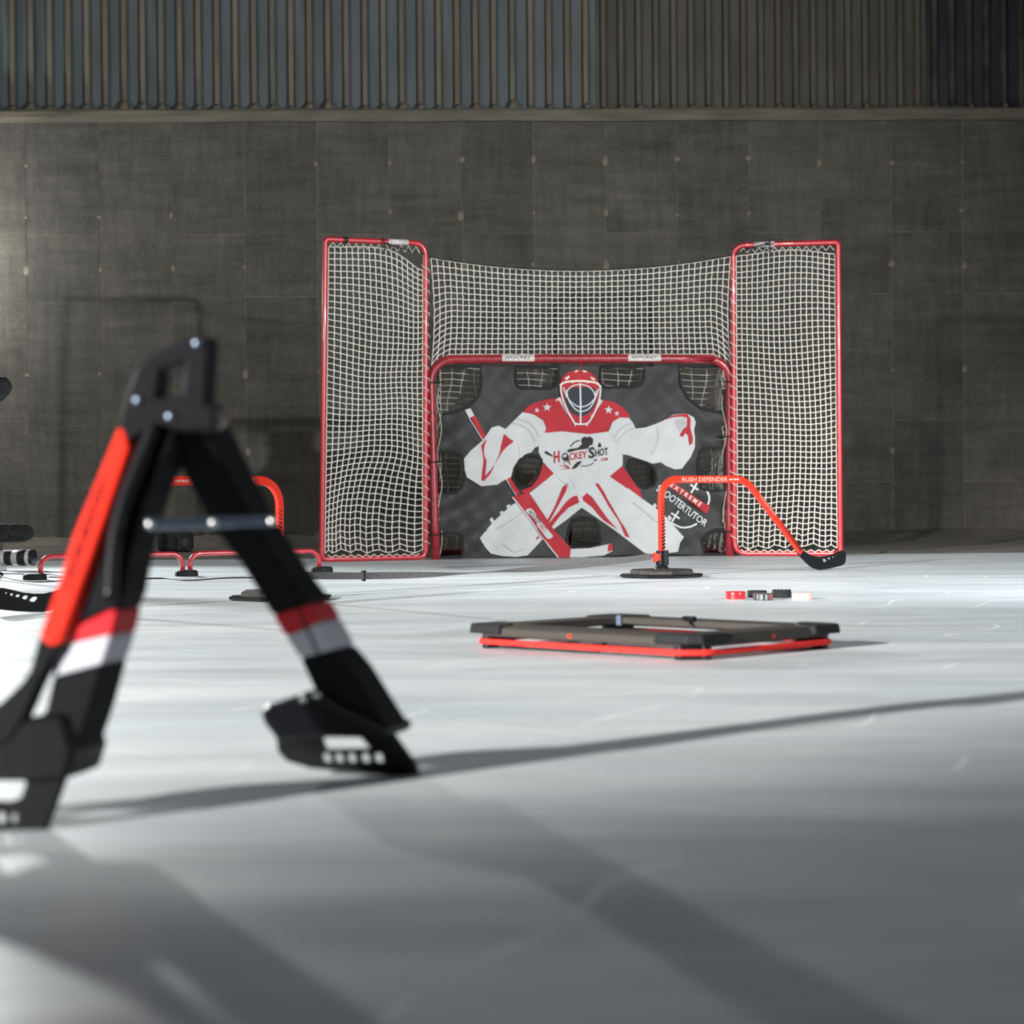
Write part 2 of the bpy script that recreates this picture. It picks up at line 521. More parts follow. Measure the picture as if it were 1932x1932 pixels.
WALL_Y = 16.5
WALL_RZ = math.atan(0.034)
WTOP = 3.15
mb = MB()
mb.box((0, 0.17, WTOP / 2 - 0.1), (30, 0.3595, WTOP + 0.2))
wall = mb.build('wall_back', M['grout'])
wall.location = (0, WALL_Y, 0); wall.rotation_euler = (0, 0, WALL_RZ)
tag(wall, 'dark grey concrete wall cast in tall formwork panels', kind='structure')
# formwork panels in staggered columns
PW = 0.533
x0 = (62 - 966) / 254.5
ncol = 21
start = x0 - PW * 3
cuts = [[0.0, 0.92, 2.32, WTOP], [0.0, 0.46, 1.86, WTOP]]
cache = {}
for c in range(ncol):
    cc = cuts[(c + 1) % 2]
    for k in range(3):
        z0, z1 = cc[k], cc[k + 1]
        key = (c % 2, k, c % 3)
        if key not in cache:
            g = 0.0011
            mb = MB()
            hw = PW / 2 - g; hz = (z1 - z0) / 2 - g
            ch = 0.001
            v = [(-hw + ch, -0.012, -hz + ch), (hw - ch, -0.012, -hz + ch), (hw - ch, -0.012, hz - ch), (-hw + ch, -0.012, hz - ch),
                 (-hw, -0.009, -hz), (hw, -0.009, -hz), (hw, -0.009, hz), (-hw, -0.009, hz),
                 (-hw, -0.004, -hz), (hw, -0.004, -hz), (hw, -0.004, hz), (-hw, -0.004, hz)]
            f = [(0, 1, 2, 3)] + [(i, (i + 1) % 4, 4 + (i + 1) % 4, 4 + i) for i in range(4)] + [(4 + i, 4 + (i + 1) % 4, 8 + (i + 1) % 4, 8 + i) for i in range(4)]
            mb.add(v, f)
            cache[key] = mb.mesh('formwork_panel', M['concrete'] if (c % 3) else M['concrete2'])
        o = link('formwork_panel', cache[key], wall)
        o.location = (start + PW * (c + 0.5), random.uniform(-0.001, 0.001), (z0 + z1) / 2)
# outer wall faces beyond the panels
for sx in (-1, 1):
    xa = start if sx < 0 else start + PW * ncol
    xb = -15 if sx < 0 else 15
    mb = MB(); mb.box(((xa + xb) / 2, 0.005, WTOP / 2), (abs(xb - xa) - 0.006, 0.034, WTOP))
    mb.build('formwork_panel', M['concrete'], wall)
mb = MB()
mb.lathe([(0.016, 0.0), (0.0155, 0.003), (0.011, 0.005), (0.004, 0.0055)], 9, Matrix.Rotation(R(90), 4, 'X'))
plug_me = mb.mesh('tie_plug', M['plug'])
for c in range(ncol + 1):
    for z in (2.85, 2.47, 2.08, 1.3, 0.7):
        if random.random() < 0.8:
            o = link('tie_plug', plug_me, wall)
            o.location = (start + PW * c + random.uniform(-.01, .01), -0.012, z + random.uniform(-.02, .02))
            s = random.uniform(0.7, 1.6)
            o.scale = (s, 0.5, s * random.uniform(0.7, 2.0))

# sill along the top of the concrete
mb = MB()
pf = [(-0.05, WTOP - 0.005), (-0.055, WTOP + 0.03), (-0.05, WTOP + 0.075), (-0.03, WTOP + 0.093), (0.36, WTOP + 0.1), (0.36, WTOP - 0.005)]
nseg = 90
vs = []; fs = []
for i in range(nseg + 1):
    x = -15 + 30 * i / nseg
    for j, (y, z) in enumerate(pf):
        jj = 0.006 if j < 4 else 0
        vs.append((x, y + jj * math.sin(i * 2.1 + j), z + jj * 0.6 * math.sin(i * 1.3 + 2 * j)))
n = len(pf)
for i in range(nseg):
    for j in range(n):
        j2 = (j + 1) % n
        fs.append((i * n + j, (i + 1) * n + j, (i + 1) * n + j2, i * n + j2))
mb.add(vs, fs)
sill = mb.build('trim_1', M['sill'])
sill.location = (0, WALL_Y, 0); sill.rotation_euler = (0, 0, WALL_RZ)
tag(sill, 'dusty tan concrete sill between concrete wall and metal cladding', kind='structure')

# corrugated cladding sheets above
mb = MB(); mb.box((0, 0.3, WTOP + 1.6), (30, 0.1, 3.4))
upper = mb.build('wall_upper', M['soot'])
upper.location = (0, WALL_Y, 0); upper.rotation_euler = (0, 0, WALL_RZ)
tag(upper, 'blue grey ribbed metal cladding above the concrete wall', kind='structure')
CB = WTOP + 0.09; CT = WTOP + 2.6
rib_x = []
def cladding(xs, pitch, nr, mats):
    mb = MB()
    yb, yt = 0.10, 0.055
    pts = []; mi = []
    x = 0.0
    for k in range(nr):
        c = x + pitch / 2
        seg = [(x, yb, 0), (c - 0.030, yb, 0), (c - 0.020, yt, 1), (c + 0.014, yt, 0), (c + 0.026, yb, 0)]
        if k == 0: pts.append((x, yb))
        pts += [(c - 0.030, yb), (c - 0.019, yt), (c + 0.013, yt), (c + 0.026, yb), (x + pitch, yb)]
        mi += [0, 1, 1, 0, 0]
        rib_x.append(xs + c)
        x += pitch
    for zt in (CB, CT):
        mb.v += [(a, b, zt) for a, b in pts]
    n = len(pts)
    for i in range(n - 1):
        mb.f.append((i, i + 1, n + i + 1, n + i)); mb.m.append(mi[i])
    o = mb.build('cladding_sheet', mats, upper)
    o.location = (xs, random.uniform(-0.004, 0.004), 0)
    sol = o.modifiers.new('thick', 'SOLIDIFY'); sol.thickness = 0.002; sol.offset = 1
    return xs + pitch * nr
first = (40 - 966) / 254.5 - 0.137 / 2
xs = first - 0.137 * 8 * 3
count = 0
while xs < 9.5:
    px = 966 + xs * 254.5
    nr_ = 8
    if px < 1000: ms, p = [M['pan'], M['rib']], 0.1365
    elif px < 1735:
        ms, p = [M['pan2'], M['rib2']], 0.1305
        left = max(1, round((1768 - px) / (0.1305 * 252.0)))
        nr_ = left if left <= 11 else (left + 1) // 2
    else: ms, p = [M['soot'], M['soot_rib']], 0.1305
    xs = cladding(xs, p, nr_, ms)
# dust clumps caught at the foot of each rib
mb = MB()
vv = []
for k in range(7):
    a = math.pi * k / 6
    vv.append((0.028 * math.cos(a), 0.0, 0.0))
mb.add([(-0.03, -0.03, 0), (0.03, -0.03, 0), (0.03, 0.06, 0), (-0.03, 0.06, 0),
        (-0.018, -0.02, 0.03), (0.020, -0.022, 0.034), (0.018, 0.06, 0.04), (-0.016, 0.06, 0.036),
        (-0.006, -0.004, 0.058), (0.010, -0.006, 0.060), (0.008, 0.06, 0.066), (-0.006, 0.06, 0.064)],
       [(0, 1, 5, 4), (1, 2, 6, 5), (2, 3, 7, 6), (3, 0, 4, 7), (4, 5, 9, 8), (5, 6, 10, 9), (6, 7, 11, 10), (7, 4, 8, 11), (8, 9, 10, 11), (3, 2, 1, 0)])
clump = mb.mesh('dust_clump', M['dust'], smooth=True)
for x in rib_x:
    if -5.2 < x < 5.2:
        o = link('dust_clump', clump, sill)
        o.location = (x + random.uniform(-.004, .004), 0.03, WTOP + 0.088)
        s = random.uniform(0.75, 1.15) * (1.0 if x < 0.2 else 0.7)
        o.scale = (s, 1, s * random.uniform(0.7, 1.3))

# ------------------------------------------------------------------ goal
GL = ground(822, 1056.5); GR = ground(1377, 1050.0)
GL.y = 13.62; GR.y = 13.84
GL = at(822, 1056, 13.62); GR = at(1377, 1049, 13.84); GL.z = 0; GR.z = 0
goal_c = (GL + GR) / 2
gx = (GR - GL).normalized()
g_rz = math.atan2(gx.y, gx.x)
GW = (GR - GL).length                # centre to centre of the posts
GH = 1.225                           # centre of the crossbar
goal = empty('hockey_goal', goal_c, g_rz, 'full size red steel hockey goal with worn posts and netting', 'goal')
hw = GW / 2
pr = 0.028
pts = [(-hw + 0.02, 0, 0.0), (-hw, 0, 0.5)]
lean = 0.022
fr = []
for i in range(6): fr.append((-hw - lean * i / 5, 0, (GH - 0.14) * i / 5))
fr += [(-hw - lean + 0.14 - 0.14 * math.cos(R(a)), 0, GH - 0.14 + 0.14 * math.sin(R(a))) for a in range(10, 90, 10)]
for i in range(9):
    t = i / 8
    fr.append((-hw - lean + 0.14 + (2 * hw + lean - 0.24) * t, 0, GH + 0.004 * math.sin(math.pi * t)))
fr += [(hw + 0.01 - 0.14 + 0.14 * math.sin(R(a)), 0, GH - 0.14 + 0.14 * math.cos(R(a))) for a in range(10, 90, 10)]
for i in range(6): fr.append((hw + 0.01 * (1 - i / 5), 0, (GH - 0.14) * (1 - i / 5)))
mb = MB(); mb.tube(fr, pr, 14)
gf = mb.build('goal_frame', M['goal_red'], goal, smooth=True)
GD = 0.62
mb = MB()
mb.tube([(-hw + 0.0, 0.02, 0.025), (-hw, GD * 0.5, 0.025), (-hw + 0.1, GD, 0.025), (hw - 0.1, GD, 0.025), (hw, GD * 0.5, 0.025), (hw, 0.02, 0.025)], 0.02, 10)
mb.build('base_frame', M['goal_red'], goal, smooth=True)
mb = MB()
mb.tube([(0, GD, 0.03), (0, GD * 0.75, 0.5), (0, 0.2, GH - 0.15), (0, 0.03, GH - 0.01)], 0.012, 8)
mb.build('back_brace', M['goal_red'], goal, smooth=True)

def net_mesh(fn, nu, nv, r, sub=1, sides=4):
    """fn(i, j) -> point for grid node i in 0..nu, j in 0..nv"""
    mb = MB()
    G = [[Vector(fn(i, j)) for j in range(nv + 1)] for i in range(nu + 1)]
    for i in range(nu + 1): mb.tube(G[i], r, sides, cap=False)
    for j in range(nv + 1): mb.tube([G[i][j] for i in range(nu + 1)], r, sides, cap=False)
    return mb

def goal_net(i, j, nu=46, nv=32):
    u = i / nu; t = j / nv                      # u around left side - back - right side, t top to bottom
    a = u * 2 - 1
    depth = (0.10 + (GD - 0.12) * t ** 0.8)
    side = 0.26
    if u < side:
        x = -hw + 0.03; y = depth * (u / side)
    elif u > 1 - side:
        x = hw - 0.03; y = depth * ((1 - u) / side)
    else:
        x = -hw + 0.03 + (2 * hw - 0.06) * (u - side) / (1 - 2 * side); y = depth
    x += 0.012 * math.sin(i * 1.9 + j * 0.7)
    z = (GH - 0.04) * (1 - t) + 0.03 + 0.008 * math.sin(i * 1.1)
    if (u < side or u > 1 - side) and t < 0.12: z -= 0.06
    return (x, y + 0.015 * math.sin(i * .8 + j * .5), max(z, 0.025))
mb = net_mesh(goal_net, 46, 32, 0.0026)
tag(mb.build('goal_net', M['net_old'], goal, smooth=True), kind='stuff')
# sticker bands on the crossbar
for (sx, wd) in ((-0.40, 0.20), (0.385, 0.205)):
    mb = MB()
    n = 8
    vs = []; fs = []
    for i in (0, 1):
        for k in range(n + 1):
            a = R(-35 + 95 * k / n)
            vs.append((sx + (i - 0.5) * wd, -math.cos(a) * (pr + 0.0015), GH + 0.003 + math.sin(a) * (pr + 0.0015)))
    for k in range(n): fs.append((k, k + 1, n + 1 + k + 1, n + 1 + k))
    mb.add(vs, fs)
    st = mb.build('sticker', M['sticker'], goal, smooth=True)
    tv, tf = text_fit('HOCKEY', wd * 0.8, 0.016, 0.25, 1.0, 0.01)
    mb = MB()
    mb.add([(sx - wd * 0.4 + x, -math.sqrt((pr + .003) ** 2 - (y - .001) ** 2), GH + 0.003 + y - .001) for x, y in tv], tf)
    mb.build('sticker_print', M['p_black'], st)

# ------------------------------------------------------------------ shooter tutor: printed tarp hung in the goal mouth
SCL = 307.0
tut = empty('shooter_tutor', goal_c + Vector((0, 0, 0)), g_rz, 'black target tarp printed with a red and white goalie, hung in the goal mouth', 'target tarp')
def fold(u, v):
    y = 0.0
    y += 0.012 * math.sin(9.0 * u + 4.2 * v + 0.6) * (0.5 + 0.6 * abs(u))
    y += 0.006 * math.sin(21.0 * u - 7.0 * v + 1.3)
    y += 0.005 * math.sin(13.0 * v + 6.0 * u)
    e = max(0.0, (abs(u) - 0.45) / 0.45)
    y += 0.016 * e * math.sin(26.0 * v + 11.0 * abs(u) + 2.0 * math.sin(5 * u))
    y += 0.007 * max(0.0, abs(u) - 0.30) * math.sin(47.0 * u + 33.0 * v + 2.5 * math.sin(6.0 * v))
    y += 0.004 * math.sin(31.0 * v - 17.0 * u + 1.5 * math.sin(7.0 * u))
    return y + 0.022
def A(cx, cy):   # trace on the goal-mouth view -> tarp coordinates in metres
    return ((780 + cx / 3.019 - 1099.5) / SCL, (1053.5 - (640 + cy / 3.019) - (cx - 965) * 0.004) / SCL)
def poly(*p): return [A(p[i], p[i + 1]) for i in range(0, len(p), 2)]

holes = {
 'a': poly(112,140, 380,152, 382,280, 365,332, 330,372, 270,407, 200,427, 112,434),
 'b': poly(585,160, 825,158, 827,230, 812,266, 780,280, 620,283, 594,270, 583,240),
 'c': poly(1072,155, 1325,150, 1327,215, 1307,254, 1270,268, 1100,273, 1079,257, 1071,235),
 'd': poly(1523,136, 1822,136, 1822,406, 1740,409, 1650,387, 1580,332, 1536,252),
 'e': poly(112,652, 200,640, 255,655, 276,690, 281,780, 271,850, 240,878, 112,884),
 'f': poly(1660,620, 1822,614, 1822,858, 1700,862, 1655,846, 1640,800, 1634,700, 1643,640),
 'g': poly(600,690, 650,668, 700,666, 728,688, 722,730, 700,790, 660,838, 620,849, 580,830, 558,790, 566,740),
 'h': poly(1235,690, 1280,684, 1340,704, 1383,740, 1396,790, 1385,830, 1330,849, 1285,835, 1250,780, 1225,720),
 'i': poly(905,1030, 960,1018, 1030,1025, 1050,1060, 1066,1150, 1055,1176, 1000,1191, 920,1191, 876,1176, 868,1140, 884,1080),
 'j': poly(112,1112, 220,1105, 264,1120, 271,1180, 266,1252, 112,1252),
 'k': poly(1680,1112, 1730,1087, 1822,1082, 1822,1232, 1670,1228, 1659,1150),
}
uL, uR = -hw + 0.028, hw - 0.030
vT, vB = GH - 0.045, 0.012
def clampu(p): return (min(max(p[0], uL), uR), min(max(p[1], vB), vT))
HOL = [h for h in holes.values()]
NU, NV = 210, 140
mb = MB()
idx = {}
def gid(i, j):
    if (i, j) not in idx:
        u = uL + (uR - uL) * i / NU; v = vB + (vT - vB) * j / NV
        idx[(i, j)] = len(mb.v)
        mb.v.append((u, fold(u, v), v))
    return idx[(i, j)]
for i in range(NU):
    for j in range(NV):
        c = (uL + (uR - uL) * (i + .5) / NU, vB + (vT - vB) * (j + .5) / NV)
        if any(inside(c, h) for h in HOL): continue
        mb.f.append((gid(i, j), gid(i + 1, j), gid(i + 1, j + 1), gid(i, j + 1))); mb.m.append(0)
tarp = mb.build('tarp', M['tarp'], tut, smooth=True)
for k, h in holes.items():
    pts = [clampu(p) for p in h]
    sm = []
    for a, b in zip(pts, pts[1:] + pts[:1]):
        for t in (0, 0.5): sm.append((a[0] + (b[0] - a[0]) * t, a[1] + (b[1] - a[1]) * t))
    mb = MB(); mb.tube([(u, fold(u, v) - 0.003, v) for u, v in sm], 0.009, 6, closed=True)
    mb.build('hole_binding', M['binding'], tut, smooth=True)

LAY = [0]
def printed(name, material, polys, layer, parent=None, step=0.022):
    for pl in polys:
        mb = MB()
        ov, tris = tri2d(pl, (), step)
        mb.add([(p.x, fold(p.x, p.y) - 0.0018 * layer - 0.001, p.y) for p in ov], tris)
        o = mb.build(name, material, parent or tut)
    return o
def stroke(pts, wd, n=4):
    """polyline in tarp coords -> ribbon polygon"""
    P = smooth_line([Vector(p) for p in pts], n) if len(pts) > 2 else [Vector(pts[0]).lerp(Vector(pts[1]), i / 10) for i in range(11)]
    l = []; r = []
    for i in range(len(P)):
        t = (P[min(i + 1, len(P) - 1)] - P[max(i - 1, 0)]).normalized()
        nn = Vector((-t.y, t.x)) * wd / 2
        l.append(tuple(P[i] + nn)); r.append(tuple(P[i] - nn))
    return l + r[::-1]
PXA = 1 / 3.019 / SCL

pants = printed('pants_print', M['p_red'], [
    poly(735,712, 830,770, 700,842, 640,884, 608,872, 680,800, 716,750),
    poly(1190,712, 1250,800, 1292,850, 1312,912, 1230,872, 1112,780)], 1)
pads = printed('leg_pads_print', M['p_white'], [
    poly(800,765, 872,772, 955,905, 955,962, 872,1030, 800,1082, 720,1152, 640,1235, 575,1244, 500,1240, 432,1225, 398,1185, 368,1137, 440,1050, 540,958, 640,890, 700,845),
    poly(955,905, 1048,790, 1122,784, 1250,868, 1380,958, 1442,1010, 1550,1130, 1528,1162, 1515,1215, 1380,1232, 1320,1222, 1240,1162, 1130,1080, 1030,1010, 955,962),
    poly(520,955, 540,942, 556,968, 536,980), poly(482,990, 500,980, 515,1004, 497,1012), poly(425,1030, 440,1018, 458,1048, 440,1058),
    poly(1180,846, 1196,832, 1212,850, 1198,866), poly(1218,866, 1230,850, 1246,868, 1232,886), poly(1368,950, 1382,934, 1396,950, 1384,968),
    poly(1452,1016, 1466,1002, 1482,1024, 1466,1034)], 2)
torso = printed('jersey_print', M['p_white'], [
    poly(748,533, 850,524, 1000,540, 1110,524, 1190,600, 1196,660, 1196,720, 1112,790, 1040,850, 960,905, 890,850, 800,770, 735,702, 710,642, 714,600, 738,570),
    poly(620,418, 690,428, 740,465, 757,510, 752,560, 722,608, 690,620, 672,645, 630,660, 600,690, 560,700, 500,640, 480,570, 515,520),
    poly(1112,526, 1138,470, 1180,442, 1232,440, 1260,475, 1275,507, 1330,500, 1390,480, 1440,458, 1490,426, 1570,418, 1610,440, 1622,470, 1612,512, 1618,560, 1617,612, 1590,670, 1540,737, 1500,740, 1450,720, 1420,700, 1370,708, 1310,690, 1230,660, 1190,655, 1170,610)], 3)
printed('sleeve_band_print', M['p_grey'], [
    stroke([A(585,455), A(650,475), A(690,510), A(715,560)], 12 * PXA), stroke([A(560,480), A(620,498), A(665,530), A(695,585)], 12 * PXA),
    stroke([A(1150,560), A(1175,520), A(1215,490), A(1255,478)], 12 * PXA), stroke([A(1165,590), A(1190,550), A(1230,515), A(1270,505)], 10 * PXA),
    stroke([A(1400,500), A(1405,560), A(1385,620), A(1360,660)], 8 * PXA), stroke([A(460,1090), A(560,1030), A(640,960)], 7 * PXA),
    stroke([A(1250,930), A(1340,1000), A(1440,1090)], 7 * PXA), stroke([A(500,1170), A(560,1215), A(620,1200)], 7 * PXA)], 4, step=None)
printed('blocker_print', M['p_white'], [
    poly(440,508, 480,496, 518,514, 562,540, 592,580, 602,690, 562,740, 547,800, 510,806, 470,832, 380,842, 300,792, 286,752, 282,685, 320,640, 392,578)], 4)
printed('blocker_stripe_print', M['p_red'], [
    poly(408,572, 380,612, 392,700, 380,808, 398,812, 408,700),
    poly(510,543, 567,585, 502,640, 472,690, 432,770, 396,810, 388,800, 440,740, 480,665, 492,610)], 5)
printed('yoke_print', M['p_red'], [
    poly(624,416, 650,385, 690,364, 760,344, 822,336, 880,440, 950,470, 1010,440, 1080,346, 1150,356, 1200,384, 1232,420, 1242,446, 1180,444, 1137,470, 1117,500, 1110,526, 1000,541, 850,526, 748,535, 758,506, 740,466, 690,432)], 5)
printed('collar_print', M['p_white'], [poly(808,350, 826,332, 846,336, 905,432, 890,444), poly(1082,352, 1066,338, 1048,342, 1002,436, 1014,444)], 6, step=None)
def star(cx, cy, r):
    return [A(cx + (r if k % 2 == 0 else r * 0.42) * math.sin(math.pi * k / 5 + 0.05), cy - (r if k % 2 == 0 else r * 0.42) * math.cos(math.pi * k / 5 + 0.05)) for k in range(10)]
printed('star_print', M['p_white'], [star(760,390,26), star(703,407,16), star(1115,402,26), star(1163,422,17)], 7, step=None)
mask = printed('mask_print', M['p_red'], [
    poly(832,290, 836,255, 850,215, 880,188, 940,172, 1000,180, 1045,214, 1066,250, 1076,290, 1066,340, 1042,400, 1000,452, 950,478, 905,452, 865,400, 840,340)], 7)
printed('mask_opening_print', M['p_navy'], [
    poly(878,282, 950,272, 1030,276, 1052,300, 1042,360, 1022,400, 990,430, 950,442, 905,426, 875,390, 860,340, 860,300)], 8)
printed('cage_print', M['p_wire'], [
    stroke([A(838,262), A(846,330), A(872,402), A(905,458), A(925,482), A(985,482), A(1010,458), A(1045,392), A(1066,320), A(1070,262)], 9 * PXA),
    stroke([A(852,275), A(880,340), A(920,376), A(955,386), A(1000,372), A(1040,330), A(1060,280)], 6 * PXA),
    stroke([A(870,290), A(884,350), A(920,398), A(955,412), A(1000,396), A(1032,350), A(1045,290)], 6 * PXA),
    stroke([A(868,330), A(876,296), A(905,268), A(950,258), A(1000,268), A(1030,300), A(1040,340)], 6 * PXA),
    stroke([A(952,250), A(952,480)], 9 * PXA),
    stroke([A(924,482), A(920,495)], 8 * PXA), stroke([A(984,482), A(990,495)], 8 * PXA)], 9, step=None)
printed('visor_band_print', M['p_cream'], [
    stroke([A(834,266), A(865,246), A(950,238), A(1040,246), A(1072,270)], 11 * PXA),
    poly(862,222, 888,208, 890,218, 870,236), poly(1010,212, 1035,222, 1040,236, 1020,228), poly(920,182, 938,176, 936,186, 918,190), poly(966,176, 990,182, 984,190, 966,186),
    poly(903,236, 912,234, 912,250, 903,250), poly(992,234, 1000,236, 1000,250, 992,250)], 10, step=None)
printed('glove_trim_print', M['p_red'], [
    poly(1440,456, 1490,430, 1572,418, 1592,450, 1590,500, 1606,560, 1602,590, 1585,602, 1578,545, 1562,530, 1550,553, 1530,545, 1550,510, 1572,490, 1572,442, 1540,436, 1490,441)], 5, step=None)
printed('glove_web_print', M['p_grey'], [poly(1505,458, 1562,442, 1568,480, 1530,522, 1512,490)], 4, step=None)
printed('pad_stripe_print', M['p_red'], [
    poly(882,818, 850,842, 800,960, 752,1045, 764,1052, 815,962, 866,870),
    poly(930,893, 942,932, 880,962, 830,1012, 775,1082, 758,1065, 820,990, 870,925, 905,898),
    poly(960,902, 985,878, 1015,900, 1060,960, 1100,1018, 1162,1087, 1090,1040, 1020,962, 965,922),
    poly(1033,823, 1055,824, 1085,870, 1110,920, 1150,990, 1200,1070, 1232,1132, 1208,1126, 1180,1060, 1100,930, 1060,862),
    poly(690,1140, 705,1122, 710,1130, 698,1146)], 4)
printed('goalie_stick_print', M['p_red'], [
    poly(322,452, 346,440, 408,556, 390,576), poly(525,802, 546,790, 604,882, 580,892),
    poly(558,902, 650,876, 790,1080, 892,1195, 886,1246, 822,1246, 760,1172, 640,1005)], 6)
printed('stick_trim_print', M['p_white'], [
    poly(288,410, 320,399, 342,440, 312,456), stroke([A(556,903), A(640,1008), A(758,1174), A(816,1246)], 8 * PXA),
    stroke([A(312,456), A(388,578)], 5 * PXA), stroke([A(522,803), A(578,893)], 5 * PXA),
    poly(632,982, 640,970, 660,966, 672,974, 788,1122, 786,1132, 764,1142, 752,1138),
    poly(890,1198, 1000,1194, 1132,1166, 1132,1210, 1082,1236, 960,1246, 884,1246)], 7)
printed('blade_tip_print', M['p_red'], [poly(1108,1173, 1133,1165, 1133,1206, 1104,1214)], 8, step=None)
def text_print(name, material, txt, o, ang, w_, h_, layer, shear=0.0, spacing=1.0, bold=0.0):
    """o: bottom-left corner in tarp coordinates, ang: degrees"""
    tv, tf = text_fit(txt, w_, h_, shear, spacing, bold)
    c, s = math.cos(R(ang)), math.sin(R(ang))
    mb = MB()
    vs = []
    for x, y in tv:
        u = o[0] + x * c - y * s; v = o[1] + x * s + y * c
        vs.append((u, fold(u, v) - 0.0018 * layer - 0.001, v))
    mb.add(vs, tf)
    return mb.build(name, material, tut)
text_print('stick_lettering', M['p_black'], 'HOCKEY', A(642,990), -51, 0.105, 0.030, 8, 0.2, 1, 0.01)
text_print('stick_lettering', M['p_red'], 'SHOT', A(705,1066), -51, 0.062, 0.030, 8, 0.2, 1, 0.01)

def B(cx, cy): return A((1000 + cx / 10.733 - 780) * 3.019, (800 + cy / 10.733 - 640) * 3.019)
def polyB(*p): return [B(p[i], p[i + 1]) for i in range(0, len(p), 2)]
PXB = 1 / 10.733 / SCL
printed('logo_figure_print', M['p_black'], [
    polyB(740,555, 800,510, 870,500, 960,490, 1020,450, 1058,400, 1033,350, 1050,290, 1110,255, 1160,272, 1215,255, 1270,300, 1282,350, 1262,400, 1282,420, 1205,440, 1185,500, 960,532, 880,557, 800,582),
    polyB(278,590, 300,558, 345,565, 462,650, 452,674, 300,612),
    polyB(838,922, 880,850, 960,770, 1052,748, 1022,800, 950,882, 900,912),
    polyB(1373,472, 1380,420, 1410,368, 1447,430, 1442,472), polyB(1280,745, 1310,718, 1370,708, 1340,740, 1300,760),
    stroke([B(820,465), B(870,400), B(930,360), B(1010,335)], 24 * PXB), stroke([B(1020,850), B(1100,858), B(1200,840), B(1285,790)], 18 * PXB),
    [B(715 + 75 * math.cos(R(a)), 665 + 78 * math.sin(R(a))) for a in range(0, 360, 30)],
    polyB(640,700, 790,690, 820,830, 800,830, 770,740, 750,800, 735,735, 715,780)], 4, step=None)
printed('logo_puck_print', M['p_grey'], [
    [B(705 + 48 * math.cos(R(a)), 650 + 34 * math.sin(R(a)) - 10 * math.cos(R(a))) for a in range(0, 360, 30)]], 5, step=None)
printed('logo_burst_print', M['p_red'], [
    polyB(575,830, 800,880, 800,905, 700,880), polyB(640,765, 810,890, 795,908, 720,850), polyB(570,928, 700,905, 805,900, 800,918, 690,920)], 5, step=None)
text_print('logo_lettering', M['p_red'], 'H', B(480,800), 8, 0.0455, 0.072, 5, 0.2, 1, 0.03)
text_print('logo_lettering', M['p_red'], 'CKEY', B(808,742), 8, 0.112, 0.044, 5, 0.15, 1, 0.02)
text_print('logo_lettering', M['p_black'], 'S', B(1190,708), 8, 0.043, 0.069, 6, 0.15, 1, 0.03)
text_print('logo_lettering', M['p_black'], 'HOT', B(1325,668), 8, 0.085, 0.046, 6, 0.15, 1, 0.02)
text_print('logo_lettering', M['p_red'], '.COM', B(1425,758), 6, 0.048, 0.019, 5, 0.15, 1, 0.02)

def C(cx, cy): return A((1220 + cx / 9.66 - 780) * 3.019, (860 + cy / 9.66 - 640) * 3.019)
PXC = 1 / 9.66 / SCL
def polyC(*p): return [C(p[i], p[i + 1]) for i in range(0, len(p), 2)]
printed('title_band_print', M['p_red'], [polyC(470,440, 1215,930, 1150,1062, 400,545)], 2)
text_print('title_lettering', M['p_cream'], 'E X T R E M E', C(452,555), -33.6, 0.232, 0.027, 3, 0, 1, 0.02)
text_print('title_lettering', M['p_wire'], 'SHOOTERTUTOR', C(188,628), -37.0, 0.385, 0.046, 2, 0, 0.95, 0.012)
printed('title_mark_print', M['p_wire'], [
    stroke([C(840,520), C(980,620)], 34 * PXC), stroke([C(965,490), C(850,675)], 34 * PXC),
    stroke([C(475,1045), C(640,1150)], 34 * PXC), stroke([C(622,1008), C(488,1205)], 34 * PXC),
    stroke([C(1143,640), C(1178,720), C(1190,800), C(1172,890)], 34 * PXC),
    stroke([C(430,1200), C(540,1262), C(640,1305), C(740,1315), C(860,1290), C(962,1240)], 30 * PXC)], 2, step=None)
# tie straps round the posts
for sx, zz in ((-1, 1.085), (-1, 0.60), (-1, 0.155), (1, 1.085), (1, 0.745), (1, 0.155)):
    xx = -hw - lean * zz / GH if sx < 0 else hw + 0.01 * zz / GH
    mb = MB()
    ring = [(xx + 0.033 * math.cos(R(a)) * 1.25, 0.006 + 0.036 * math.sin(R(a)), zz + 0.004 * math.sin(R(a))) for a in range(0, 360, 24)]
    mb.tube(ring, 0.0045, 6, closed=True)
    mb.tube([(xx - sx * 0.03, 0.0, zz), (xx - sx * 0.075, 0.014, zz)], 0.004, 6)
    mb.build('tie_strap', M['binding'], tut, smooth=True)

